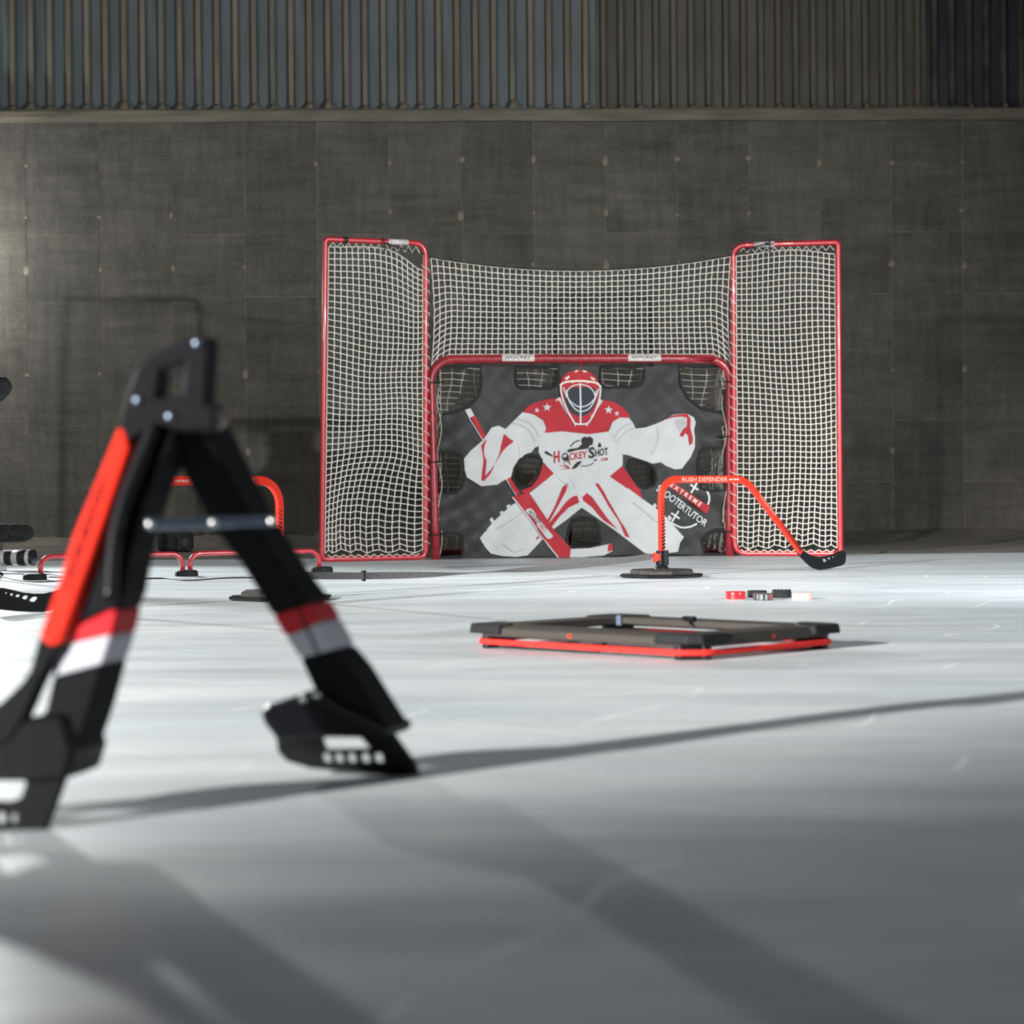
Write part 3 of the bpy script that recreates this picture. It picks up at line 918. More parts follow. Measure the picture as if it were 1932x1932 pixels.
# ------------------------------------------------------------------ backstop: two wing frames and three nets
bs = empty('backstop', (0, 0, 0), 0, 'red tube backstop with two tall netted wings beside and above the goal', 'backstop')
def P3(px, py, d): return at(px, py, d)
WL = dict(ot=P3(614, 451, 13.30), it=P3(803, 459, 13.56), ob=P3(607, 1054, 13.30), ib=P3(803, 1052, 13.56))
WR = dict(ot=P3(1581, 457, 13.58), it=P3(1383, 463, 13.80), ob=P3(1586, 1043, 13.58), ib=P3(1386, 1044, 13.80))
for Wd in (WL, WR):
    for k in ('ob', 'ib'): Wd[k].z = 0.017
def rounded(path, rads, n=6):
    out = []
    P = [Vector(p) for p in path]
    N = len(P)
    for i in range(N):
        a, b, c = P[i - 1], P[i], P[(i + 1) % N]
        r = rads[i]
        e1 = (a - b).normalized(); e2 = (c - b).normalized()
        p0 = b + e1 * r; p1 = b + e2 * r
        for k in range(n + 1):
            t = k / n
            out.append(p0 * (1 - t) ** 2 + b * 2 * t * (1 - t) + p1 * t * t)
    return out
TR = 0.0165
for Wd, nm in ((WL, 'l'), (WR, 'r')):
    loop = rounded([Wd['ot'], Wd['it'], Wd['ib'], Wd['ob']], [0.02, 0.085, 0.05 if nm == 'l' else 0.08, 0.03])
    mb = MB(); mb.tube(loop, TR, 12, closed=True)
    fo = mb.build('wing_frame', M['red_tube'], bs, smooth=True)
    # stickers and tape on the top bars
    dirv = (Wd['it'] - Wd['ot'])
    spots = [(0.62, 0.82, 'sticker'), (0.17, 0.215, 'tape_band')] if nm == 'l' else [(0.79, 0.60, 'sticker')]
    for a, b, what in spots:
        mb = MB(); mb.tube([Wd['ot'] + dirv * a, Wd['ot'] + dirv * b], TR + 0.0015, 12)
        so = mb.build(what, M['sticker'] if what == 'sticker' else M['black_tape'], bs, smooth=True)
    # lacing up the inner post
    axis0, axis1 = Wd['it'] - Vector((0, 0, 0.1)), Wd['ib'] + Vector((0, 0, 0.08))
    mb = MB()
    hel = []
    turns = 26
    for i in range(turns * 8 + 1):
        t = i / (turns * 8); a = i / 8 * 2 * math.pi
        c = axis0.lerp(axis1, t)
        rr = TR + 0.006 + 0.004 * math.sin(i * 0.37)
        hel.append(c + Vector((math.cos(a) * rr, math.sin(a) * rr, 0)))
    mb.tube(hel, 0.0024, 4, cap=False)
    # zigzag along the top bar
    zig = []
    sg = 1
    for i in range(25):
        t = 0.04 + 0.9 * i / 24
        c = Wd['ot'].lerp(Wd['it'], t)
        zig.append(c + Vector((0, -0.012, (-TR - 0.004) if i % 2 else (-0.045 - 0.02 * (t if nm == 'l' else 0.2)))))
    mb.tube(zig, 0.003, 4, cap=False)
    zig = []
    for i in range(25):
        t = 0.06 + 0.88 * i / 24
        c = Wd['ob'].lerp(Wd['ib'], t)
        zig.append(c + Vector((0, -0.012, (TR * 0.5) if i % 2 else 0.024)))
    mb.tube(zig, 0.0035, 4, cap=False)
    tag(mb.build('lacing', M['net'], bs, smooth=True), kind='stuff')

def wing_net(Wd, nu, nv, left):
    def fn(i, j):
        s = i / nu; t = j / nv                   # s outer -> inner, t top -> bottom
        s2 = s; t2 = t
        top = Wd['ot'].lerp(Wd['it'], s2); bot = Wd['ob'].lerp(Wd['ib'], s2)
        inset = 0.02
        p = top.lerp(bot, t2)
        ax = (Wd['it'] - Wd['ot']).normalized()
        p += ax * (inset * (1 - 2 * s))
        edge = 4 * s * (1 - s)
        # sag from the top edge, deeper towards the inner corner
        sag = (0.045 + 0.045 * (s ** 2 if left else (1 - 0.2 * s) * 0.6)) * (1 - t) ** 3
        if left:
            sag += 0.085 * math.exp(-((1 - s) / 0.22) ** 2) * (1 - t) ** 2 * 0.9
            p += ax * (0.045 * edge * math.sin(2.6 * t + 0.2) * (1 - t) - 0.075 * edge * math.exp(-((t - 0.92) / 0.20) ** 2))
            p += ax * (-0.028 * math.exp(-((t - 0.40) / 0.09) ** 2) * edge * s + 0.03 * s * edge * math.exp(-((t - 0.68) / 0.06) ** 2))
            p.z += -0.035 * edge * math.sin(5.5 * t) + 0.018 * math.sin(9 * t + 3 * s) * edge
        else:
            p += ax * (-0.03 * edge * math.sin(3.0 * t) * (1 - t) + 0.018 * edge * math.sin(7 * t))
            p.z += 0.02 * edge * math.sin(6 * t + 1.5) + 0.012 * math.sin(8 * t + 4 * s) * edge
        p.z -= sag
        p.z += (0.035 + 0.012 * math.sin(i * 1.9)) * t ** 8
        p += Vector((0.0015 * math.sin(i * 5.1 + j * 3.3), 0, 0.0016 * math.sin(i * 2.7 + j * 4.9)))
        p.y += 0.05 * edge * math.sin(math.pi * t) + 0.004
        return p
    return net_mesh(fn, nu, nv, 0.0031)
tag(wing_net(WL, 17, 50, True).build('wing_net', M['net'], bs, smooth=True), kind='stuff')
tag(wing_net(WR, 18, 51, False).build('wing_net', M['net'], bs, smooth=True), kind='stuff')

ML_t, MR_t = P3(813, 487, 13.58), P3(1378, 484, 13.80)
def cross(t):
    return GL.lerp(GR, t)
def mid_top(s):
    p = ML_t.lerp(MR_t, s)
    p.z -= 0.085 * 4 * s * (1 - s)
    return p
def mid_net(i, j, nu=50, nv=16):
    s = i / nu; t = j / nv
    top = mid_top(s)
    bot = cross(-0.01 + s * 1.02).copy(); bot.z = GH + 0.030
    e = abs(2 * s - 1)
    bot.z -= 0.10 * max(0, (e - 0.86) / 0.14) ** 2
    p = top.lerp(bot, t)
    p += Vector((1, 0, 0)) * (0.02 * math.sin(math.pi * t) * (1 if s < 0.5 else -1) * e ** 3)
    p.z += 0.02 * e ** 2 * math.sin(math.pi * t) * (-1)
    p += Vector((0.002 * math.sin(i * 4.3 + j * 2.9), 0.03 * math.sin(math.pi * t) * (1 - e ** 4), 0.002 * math.sin(i * 3.7 + j * 5.3)))
    return p
tag(net_mesh(mid_net, 50, 16, 0.0031).build('centre_net', M['net'], bs, smooth=True), kind='stuff')
# cord along the top edge, tied to both wings
mb = MB()
cord = [P3(724, 458, 13.44), P3(745, 465, 13.46), P3(795, 478, 13.55)] + [mid_top(i / 24) + Vector((0, -0.006, 0.004)) for i in range(25)] + [P3(1392, 478, 13.78), P3(1425, 466, 13.74), P3(1452, 458, 13.70)]
mb.tube(cord, 0.0045, 5)
mb.tube([P3(723, 448, 13.41), P3(725, 458, 13.41), P3(727, 472, 13.41)], 0.005, 5)
mb.tube([P3(1452, 452, 13.67), P3(1452, 464, 13.67), P3(1453, 486, 13.67)], 0.005, 5)
mb.tube([P3(1444, 462, 13.67), P3(1460, 460, 13.67)], 0.004, 5)
mb.build('top_cord', M['black_cord'], bs, smooth=True)

# ------------------------------------------------------------------ danglers (base, bent stick arm with blade)
DB = Vector((0.71, 10.6, 0))          # right-hand one
DDIR = R(40.0)
def arm_uv(px, py):
    """photo pixel on the right-hand trainer's arm plane -> (length along arm, height)"""
    r = cam_rot @ Vector(((px - 966) / FPX, -(py - 966) / FPX, -1.0))
    o = Vector((0, 0, CAM_Z))
    n = Vector((-math.sin(DDIR), math.cos(DDIR), 0))
    t = (DB - o).dot(n) / r.dot(n)
    p = o + r * t - DB
    return (p.x * math.cos(DDIR) + p.y * math.sin(DDIR), p.z)

def make_dangler():
    root = empty('stick_trainer')
    # base: chamfered octagonal plate, raised box, central cone
    mb = MB()
    def octo(r, k=0.5): return [(r * sx * (k if a else 1), r * sy * (1 if a else k)) for sx, sy, a in ((1, -1, 0), (1, 1, 0), (1, 1, 1), (-1, 1, 1), (-1, 1, 0), (-1, -1, 0), (-1, -1, 1), (1, -1, 1))]
    def ring_stack(rings):
        vs = []; fs = []
        for r, z in rings: vs += [(x, y, z) for x, y in octo(r)]
        for i in range(len(rings) - 1):
            for k in range(8):
                k2 = (k + 1) % 8
                fs.append((i * 8 + k, i * 8 + k2, i * 8 + 8 + k2, i * 8 + 8 + k))
        fs.append(tuple(reversed(range(8)))); fs.append(tuple((len(rings) - 1) * 8 + k for k in range(8)))
        mb.add(vs, fs)
    ring_stack([(0.165, 0.001), (0.178, 0.003), (0.186, 0.012), (0.180, 0.017), (0.150, 0.016)])
    mb.build('base_plate', M['black'], root, bevel=0.002)
    mb = MB()
    ring_stack([(0.142, 0.015), (0.139, 0.034), (0.128, 0.039), (0.06, 0.041)])
    mb.build('base_weight', M['dusty_black'], root, bevel=0.003)
    mb = MB(); mb.lathe([(0.036, 0.039), (0.034, 0.044), (0.025, 0.058), (0.020, 0.058)], 20)
    mb.build('base_cone', M['black'], root, smooth=False)
    # clamp
    mb = MB()
    mb.box((0, 0, 0.092), (0.046, 0.036, 0.070))
    mb.build('clamp_body', M['black'], root, bevel=0.004)
    for sy in (-1, 1):
        mb = MB()
        mb.tube([(0.012, sy * 0.020, 0.057), (0.012, sy * 0.020, 0.128)], 0.0125, 12)
        mb.build('clamp_knob', M['black'], root, smooth=False)
    mb = MB()
    mb.box((-0.030, 0, 0.096), (0.022, 0.034, 0.036))
    mb.box((-0.044, 0, 0.096), (0.008, 0.026, 0.044))
    mb.build('strap_clip', M['orange'], root, bevel=0.003)
    # shaft: post, rounded bend, horizontal, bend, slanted arm
    u1, z1 = arm_uv(1405, 904)
    u2, z2 = arm_uv(1511, 1042)
    H = z1
    rb = 0.095
    path = [(0, 0, 0.060), (0, 0, 0.20), (0, 0, H - rb)]
    path += [(rb - rb * math.cos(R(a)), 0, H - rb + rb * math.sin(R(a))) for a in range(15, 91, 15)]
    path += [(0.25, 0, H)]
    Bc = Vector((u1 + 0.004, H)); bd = (Vector((u2, z2)) - Bc).normalized(); rc = 0.075
    q0 = Bc - Vector((rc, 0)); q1 = Bc + bd * rc
    for k in range(8):
        t = k / 7
        q = q0 * (1 - t) ** 2 + Bc * 2 * t * (1 - t) + q1 * t * t
        path.append((q.x, 0, q.y))
    path += [(u2, 0, z2)]
    hw_, hh_ = 0.0095, 0.0175
    c = 0.005
    prof = [(-hw_ + c, -hh_), (hw_ - c, -hh_), (hw_, -hh_ + c), (hw_, hh_ - c), (hw_ - c, hh_), (-hw_ + c, hh_), (-hw_, hh_ - c), (-hw_, -hh_ + c)]
    mb = MB(); mb.sweep(path, prof, side=Vector((0, 1, 0)))
    sh = auto_smooth(mb.build('shaft', M['orange'], root), 40)
    # prints on both flat sides of the shaft
    def side_place(o, ang, sgn):
        cc, ss = math.cos(ang), math.sin(ang)
        return lambda x, y: (o[0] + x * cc - y * ss, sgn * (hw_ + 0.0006), o[1] + x * ss + y * cc)
    ad = Vector((u2, z2)) - q1
    a_ang = math.atan2(ad.y, ad.x)
    for sgn in (-1, 1):
        def put(name, material, txt, w_, h_, center, ang, shear=0.1, bold=0.0):
            tv, tf = text_fit(txt, w_, h_, shear, 1.0, bold)
            if sgn > 0: tv = [(w_ - x, y) for x, y in tv]
            mb = MB()
            f = side_place(center, ang, sgn)
            mb.add([f(x - w_ / 2, y - h_ / 2) for x, y in tv], tf)
            mb.build(name, material, sh)
        xs = 0.285
        put('lettering', M['pale_print'], 'RUSH DEFENDER', 0.31, 0.021, (xs, H), 0.0, 0.1, 0.01)
        put('lettering', M['white_print'], 'FAT PUCK', 0.07, 0.0085, (0.487, H - 0.001), 0.0, 0.3, 0.02)
        mid = q1 + ad * 0.27
        put('lettering', M['grey_print'], 'HOCKEYSHOT', 0.155, 0.016, (mid.x + 0.004, mid.y + 0.003), a_ang, 0.1, 0.015)
        mb = MB()
        for k in range(17):                                   # hatch on the slanted arm
            t = 0.52 + 0.44 * k / 16
            o_ = q1 + ad * t
            f = side_place((o_.x, o_.y), a_ang, sgn)
            wt = 0.003 + 0.007 * k / 16
            mb.add([f(-wt / 2, -0.005), f(wt / 2, -0.005), f(wt / 2 + 0.003, 0.0145), f(-wt / 2 + 0.003, 0.0145)], [(0, 1, 2, 3)])
        for k in range(14):                                   # hatch on the post
            z = 0.135 + 0.21 * k / 13
            wt = 0.0105 - 0.0075 * k / 13
            f = side_place((-0.006, z), 0.0, sgn)
            mb.add([f(0, -wt / 2), f(0.0225, -wt / 2 + 0.010), f(0.0225, wt / 2 + 0.010), f(0, wt / 2)], [(0, 1, 2, 3)])
        tag(mb.build('hatch_marks', M['black'], sh), kind='stuff')
    # blade, outline traced on the arm plane
    def K(cx, cy): return arm_uv(1500 + cx / 16.1, 1020 + cy / 16.1)
    out = [K(*p) for p in ((55, 350), (130, 225), (300, 360), (430, 455), (560, 505), (720, 530), (900, 515), (1100, 470), (1300, 390), (1450, 340), (1540, 340), (1610, 390), (1630, 470), (1615, 660), (1570, 745), (1480, 790), (1200, 855), (950, 900), (750, 925), (620, 900), (480, 835), (350, 725), (200, 575), (90, 460))]
    hls = [[K(*p) for p in h] for h in (
        ((830, 620), (860, 580), (930, 585), (985, 640), (960, 680), (880, 688)),
        ((995, 570), (1030, 535), (1085, 545), (1112, 595), (1060, 622), (1020, 605)),
        ((1140, 530), (1165, 500), (1210, 512), (1228, 545), (1180, 562), (1155, 555)),
        ((1260, 495), (1275, 470), (1310, 475), (1322, 500), (1295, 520), (1268, 515)),
        ((1362, 462), (1375, 440), (1398, 440), (1406, 458), (1390, 475), (1370, 475)))]
    zmin = min(p[1] for p in out)
    def place(u, v, w_):
        curve = 0.9 * max(0.0, u - u2 - 0.06) ** 2
        return (u, w_ + curve * 0.25, v - zmin + 0.002 if zmin < 0.002 else v)
    mb = MB(); plate(mb, out, hls, place, 0.006)
    mb.build('blade', M['black'], root)
    return root

def copy_tree(o, parent=None):
    c = o.copy(); COL.objects.link(c); c.parent = parent
    for ch in list(o.children): copy_tree(ch, c)
    return c

dr = make_dangler()
dl = copy_tree(dr)
dr.location = DB; dr.rotation_euler = (0, 0, DDIR)
tag(dr, 'orange bent stick trainer on a black base, in front of the goal', 'hockey trainer', 'orange stick trainers')
LB = Vector((-0.907, 8.69, 0))
dl.location = LB; dl.rotation_euler = (0, 0, R(180 + 47))
tag(dl, 'orange bent stick trainer half hidden behind the black leg-shaped trainer', 'hockey trainer', 'orange stick trainers')

# grey strap stretched between the two trainers
a_ = LB + Vector((0.055, 0.02, 0.094)); b_ = DB + Vector((-0.05, -0.03, 0.100))
mb = MB()
N_ = 48
vs = []
for i in range(N_ + 1):
    t = i / N_
    p = a_.lerp(b_, t)
    p.z -= 0.030 * 4 * t * (1 - t)
    ang = R(88) * math.exp(-((t - 0.47) / 0.17) ** 2)           # the strap turns flat in the middle
    up = Vector((0, 0, 1)) * math.cos(ang) + Vector((-0.73, 0.68, 0)).normalized() * math.sin(ang)
    th = Vector((0, 1, 0)) * math.cos(ang) - Vector((0, 0, 1)) * math.sin(ang)
    h = 0.0145
    vs += [p + up * h + th * 0.001, p + up * h - th * 0.001, p - up * h - th * 0.001, p - up * h + th * 0.001]
fs = []
for i in range(N_):
    for k in range(4):
        k2 = (k + 1) % 4
        fs.append((i * 4 + k, i * 4 + k2, i * 4 + 4 + k2, i * 4 + 4 + k))
fs += [(0, 1, 2, 3), tuple(N_ * 4 + k for k in (3, 2, 1, 0))]
mb.add(vs, fs)
stp = empty('webbing_strap', (0, 0, 0), 0, 'grey webbing strap stretched over the ice between the orange trainers', 'strap')
mb.build('webbing', M['strap'], stp)
mb = MB()
p = a_.lerp(b_, 0.165); p.z -= 0.03 * 4 * .165 * .835
ddv = (b_ - a_).normalized()
rot = Matrix((ddv, Vector((-ddv.y, ddv.x, 0)).normalized(), Vector((0, 0, 1)))).transposed()
mb.box(p, (0.012, 0.008, 0.040), rot); mb.box(p + Vector((0, -0.004, 0.018)), (0.022, 0.010, 0.007), rot); mb.box(p + Vector((0, -0.004, -0.018)), (0.016, 0.010, 0.007), rot)
mb.build('buckle', M['black'], stp, bevel=0.0015)

# ------------------------------------------------------------------ low red tube hurdles on puck-shaped feet
hur = empty('hurdle_chain', (0, 0, 0), 0, 'low red tube hurdle chain on black round feet beside the goal', 'hurdle')
F1, F2, F3 = ground(66, 1094), ground(352, 1087), ground(607, 1080)
for p in (F1, F2, F3): p.z = 0
def foot(p):
    mb = MB()
    vs_ = []
    mb.lathe([(0.055, 0.0), (0.060, 0.004), (0.057, 0.024), (0.050, 0.030), (0.020, 0.032)], 18, Matrix.Translation(p))
    o = mb.build('foot', M['black_rough'], hur, bevel=0.002)
for p in (F1, F2, F3): foot(p)
def hurdle(a, b, h, r=0.0125):
    d = (b - a).normalized()
    rb = 0.055
    pts = [a + Vector((0, 0, 0.02)), a + Vector((0, 0, h - rb))]
    pts += [a + d * (rb - rb * math.cos(R(t))) + Vector((0, 0, h - rb + rb * math.sin(R(t)))) for t in range(15, 91, 15)]
    pts += [a.lerp(b, 0.5) + Vector((0, 0, h + 0.002))]
    pts += [b - d * (rb - rb * math.cos(R(t))) + Vector((0, 0, h - rb + rb * math.sin(R(t)))) for t in range(90, 14, -15)]
    pts += [b + Vector((0, 0, h - rb)), b + Vector((0, 0, 0.02))]
    mb = MB(); mb.tube(pts, r, 12)
    mb.build('hurdle_tube', M['red_tube'], hur, smooth=True)
dA = (F2 - F1).normalized(); dB = (F3 - F2).normalized()
hurdle(F1 + dA * 0.028, F2 - dA * 0.020, 0.113)
hurdle(F2 + dB * 0.020, F3 - dB * 0.014, 0.113)

# thin black cords lying on the ice
def floor_cord(name, pix, label, r=0.003):
    pts = [ground(x, y) + Vector((0, 0, r)) for x, y in pix]
    pts = [Vector((p.x, p.y, r)) for p in pts]
    mb = MB(); mb.tube(smooth_line(pts, 6), r, 6)
    tag(mb.build(name, M['black_cord'], smooth=True), label, 'cord')
floor_cord('thin_cord', [(-40, 1083), (10, 1083.5), (40, 1084), (70, 1084.5), (100, 1085), (120, 1090), (108, 1090), (92, 1089.5)], 'thin black cord behind the leftmost round foot of the hurdles')
floor_cord('thin_cord', [(-30, 1086), (8, 1090), (22, 1093.5), (42, 1097), (70, 1099), (100, 1098), (130, 1097), (200, 1094), (300, 1092), (355, 1096), (420, 1092), (480, 1091)], 'thin black cord running along the ice in front of the red hurdles')

# ------------------------------------------------------------------ pucks
def puck(px, py_bottom, material, label, kind, d=None):
    g = ground(px, py_bottom)
    c = Vector((g.x, g.y + 0.038, 0))
    c.x = (px - 966) / FPX * c.y + 0.0
    root = None
    rr, h = 0.038, 0.0255
    mb = MB()
    if kind == 'double':
        mb.lathe([(rr - .003, 0.0), (rr, 0.002), (rr, 0.0125), (rr - .003, 0.0138), (rr - .003, 0.0155), (rr, 0.0168), (rr, 0.0265), (rr - .003, 0.0285)], 32)
    elif kind == 'ribbed':
        n = 40
        prof = [(rr - .004, 0.0), (rr, 0.003), (rr, h - 0.005), (rr - .003, h)]
        mb.lathe(prof, 32)
    else:
        mb.lathe([(rr - .002, 0.0), (rr, 0.002), (rr, h - 0.002), (rr - .002, h)], 32)
    if kind in ('ribbed', 'marked', 'double'):
        root = empty('puck', c, 0, label, 'puck', 'pucks in a row on the ice')
        o = mb.build('puck_body', material, root); auto_smooth(o, 30)
        mb = MB()
        if kind == 'ribbed':
            for k in range(14):
                a = 2 * math.pi * k / 14
                mb = MB()
                mb.lathe([(0.0055, h - 0.004), (0.006, h + 0.001), (0.004, h + 0.005), (0.001, h + 0.006)], 8, Matrix.Translation((math.cos(a) * (rr - .007), math.sin(a) * (rr - .007), 0)))
                mb.build('top_stud', M['black_rough'], root, smooth=True)
        elif kind == 'marked':
            for a, wd, mm in ((-103, 0.10, 'puck_mark'), (-78, 0.09, 'puck_mark'), (-48, 0.26, 'red_puck'), (-128, 0.06, 'puck_mark')):
                m2 = MB()
                vs = []
                for k in range(5):
                    t = R(a) + wd * (k / 4 - 0.5) * 1.0
                    for z in (0.004, h - 0.004): vs.append((math.cos(t) * (rr + .0004), math.sin(t) * (rr + .0004), z))
                m2.add(vs, [(2 * k, 2 * k + 2, 2 * k + 3, 2 * k + 1) for k in range(4)])
                m2.build('side_mark', M[mm], root)
        else:
            for a, wd in ((-112, 0.14), (-70, 0.10)):
                m2 = MB()
                vs = []
                for k in range(5):
                    t = R(a) + wd * (k / 4 - 0.5)
                    for z in (0.0175, 0.0255): vs.append((math.cos(t) * (rr + .0004), math.sin(t) * (rr + .0004), z))
                m2.add(vs, [(2 * k, 2 * k + 2, 2 * k + 3, 2 * k + 1) for k in range(4)])
                m2.build('side_mark', M['pale_print'], root)
    else:
        root = auto_smooth(mb.build('puck', material), 30)
        root.location = c
        tag(root, label, 'puck', 'pucks in a row on the ice')
    return root
puck(1386.5, 1131, M['red_puck'], 'red grooved puck at the left end of the row', 'double')
puck(1427, 1127.5, M['black_rough'], 'black puck standing behind the smoky grey puck', 'plain')
puck(1438.5, 1133.2, M['grey_puck'], 'smoky grey puck with pale side marks, nearest in the row', 'marked')
puck(1473.5, 1128.5, M['black_rough'], 'black puck with a studded top edge', 'ribbed')
puck(1512, 1132, M['peach'], 'pale orange puck at the right end of the row', 'plain')

# ------------------------------------------------------------------ rebounder: flat board frame on corner feet with a red cord
RF = Vector((0.442, 5.43, 0)); RLc = Vector((-0.087, 5.97, 0)); RRc = Vector((0.836, 5.83, 0))
ex = (RRc - RF).normalized()
ey = Vector((-ex.y, ex.x, 0))
LX = (RRc - RF).length; LY = (RLc - RF).dot(ey)
reb = empty('rebounder', RF, math.atan2(ex.y, ex.x), 'low rectangular puck rebounder of dark boards with a red cord', 'rebounder')
BW = 0.108
pf = [(0.006, 0.0315), (0.0, 0.036), (0.002, 0.054), (0.012, 0.0615), (BW, 0.0615), (BW, 0.0445), (0.03, 0.037)]
ins = 0.05
def board(p0, p1, inward):
    d = (Vector(p1) - Vector(p0)).normalized()
    mb = MB()
    n = len(pf)
    vs = []
    for base, k in ((Vector(p0), 1), (Vector(p1), -1)):
        for a, z in pf:
            vs.append(base + d * (k * max(a, 0.055)) + Vector(inward) * a + Vector((0, 0, z)))
    fs = [(i, (i + 1) % n, n + (i + 1) % n, n + i) for i in range(n)] + [tuple(reversed(range(n))), tuple(n + i for i in range(n))]
    mb.add(vs, fs)
    return mb.build('board', M['reb'], reb, bevel=0.0015)
o_ = 0.018      # boards overhang the feet
X0, X1, Y0, Y1 = -o_, LX + o_, -o_, LY + o_
bd_front = board((X0, Y0, 0), (X1, Y0, 0), (0, 1, 0))
bd_left = board((X0, Y0, 0), (X0, Y1, 0), (1, 0, 0))
board((X0, Y1, 0), (X1, Y1, 0), (0, -1, 0))
board((X1, Y0, 0), (X1, Y1, 0), (-1, 0, 0))
def logo(parent, c, nrm, tang):
    mb = MB()
    sh = [(0, -0.007), (0.008, 0.001), (0.006, 0.006), (0.0, 0.004), (-0.006, 0.006), (-0.008, 0.001)]
    mb.add([Vector(c) + Vector(tang) * a + Vector((0, 0, b)) + Vector(nrm) * 0.0012 for a, b in sh], [(0, 1, 2, 3, 4, 5)])
    mb.build('logo_mark', M['orange'], parent)
logo(bd_front, (LX * 0.52, Y0 + 0.0015, 0.0445), (0, -1, 0), (1, 0, 0))
logo(bd_left, (X0 + 0.0015, LY * 0.53, 0.0445), (-1, 0, 0), (0, -1, 0))
for cx, cy, sx, sy in ((X0, Y0, 1, 1), (X1, Y0, -1, 1), (X0, Y1, 1, -1), (X1, Y1, -1, -1)):
    mb = MB()
    e = -0.011
    pl = [(e + 0.03, e), (0.125, e), (0.135, 0.010), (0.120, 0.05), (0.05, 0.120), (0.010, 0.135), (e, 0.125), (e, e + 0.03)]
    f = [Vector((cx + sx * a, cy + sy * b, 0.0405)) for a, b in pl]
    f2 = [Vector((cx + sx * (a * 0.95 + 0.003), cy + sy * (b * 0.95 + 0.003), 0.0645)) for a, b in pl]
    n = len(pl)
    mb.add(f + f2, [tuple(range(n)), tuple(n + i for i in reversed(range(n)))] + [(i, (i + 1) % n, n + (i + 1) % n, n + i) for i in range(n)])
    cap = mb.build('corner_cap', M['black_rough'], reb, bevel=0.004)
    mb = MB()
    c0 = Vector((cx + sx * 0.052, cy + sy * 0.052, 0))
    rot = Matrix.Rotation(math.atan2(sy, sx), 3, 'Z')
    for t in (-1, 1):
        q = c0 + rot @ Vector((-0.018, t * 0.030, 0))
        mb.lathe([(0.0145, 0.0), (0.0155, 0.003), (0.0155, 0.044)], 14, Matrix.Translation(q))
    mb.box(c0 + rot @ Vector((-0.010, 0, 0.022)), (0.040, 0.060, 0.044), rot)
    mb.box(c0 + rot @ Vector((0.03, 0, 0.0285)), (0.05, 0.085, 0.031), rot)
    auto_smooth(mb.build('corner_foot', M['black'], reb), 40)
mb = MB()
k = 0.020
cz = 0.0185
ring = []
for cx, cy, sx, sy in ((X0, Y0, 1, 1), (X1, Y0, -1, 1), (X1, Y1, -1, -1), (X0, Y1, 1, -1)):
    a = Vector((cx + sx * 0.052, cy + sy * 0.052, 0))
    rot = Matrix.Rotation(math.atan2(sy, sx), 3, 'Z')
    for t in ((1, -1) if (sx * sy) < 0 else (1, -1)):
        ring.append(a + rot @ Vector((-0.036, t * 0.034, cz)))
mb.tube(rounded(ring, [0.012] * len(ring), 3), 0.0078, 10, closed=True)
mb.build('bungee_cord', M['bungee'], reb, smooth=True)
mb = MB()
q = Vector((X0 + 0.012, LY * 0.42, cz))
mb.tube([q + Vector((0, -0.008, 0)), q + Vector((0, 0.008, 0))], 0.0105, 10)
mb.tube([q + Vector((0.004, 0, 0)), q + Vector((0.05, -0.008, 0.018)), q + Vector((0.07, -0.01, 0.034))], 0.004, 6)
mb.build('cord_hook', M['black'], reb, smooth=True)
mb = MB()
lx, ly = X1 - BW - 0.004, 0.408
mb.box((lx, ly, 0.0655), (0.020, 0.038, 0.008))
for t in range(4): mb.box((lx, ly - 0.0145 + 0.0097 * t, 0.0705), (0.020, 0.0055, 0.006))
mb.tube([(lx, ly, 0.064), (lx - 0.006, ly - 0.012, 0.050), (lx - 0.004, ly - 0.02, 0.042)], 0.0045, 8)
mb.build('latch', M['black'], reb, bevel=0.001)
mb = MB()
mb.box((X1 - BW - 0.006, Y1 - BW - 0.004, 0.054), (0.020, 0.008, 0.028)); mb.box((X1 - BW - 0.006, Y1 - BW - 0.009, 0.054), (0.008, 0.004, 0.030))
mb.build('bracket', M['steel'], reb, bevel=0.001)

# ------------------------------------------------------------------ leg-shaped trainer in the foreground
tr = empty('leg_trainer', (0, 0, 0), 0, 'black leg-shaped stickhandling trainer with skates and red and white sock bands', 'hockey trainer')
def dL(py): return 2.775 + (1575 - py) / 775 * 0.20
def dR(py): return 3.285 - (1463 - py) / 663 * 0.29
OL = Vector((0.018, 0.085, 0)); OR_ = Vector((0.024, 0.085, 0))
def Lp(pts, dd=0.0): return [at(x, y, dL(y) + dd) for x, y in pts]
def Rp(pts, dd=0.0): return [at(x, y, dR(y) + dd) for x, y in pts]
def piece(name, pts, off, material, parent=tr, bevel=0.005):
    mb = MB()
    for p in pts: mb.slab(p, off)
    return mb.build(name, material, parent, bevel=bevel, seg=3)
def cut_piece(name, out, hls, dfun, dd, off, material, bevel=0.003):
    off = Vector(off)
    mb = MB(); plate(mb, out, hls, lambda u, v, w_: at(u, v, dfun(v) + dd) + off * (0.0 if w_ < 0 else 1.0), 1.0)
    return mb.build(name, material, tr, bevel=bevel, seg=2)
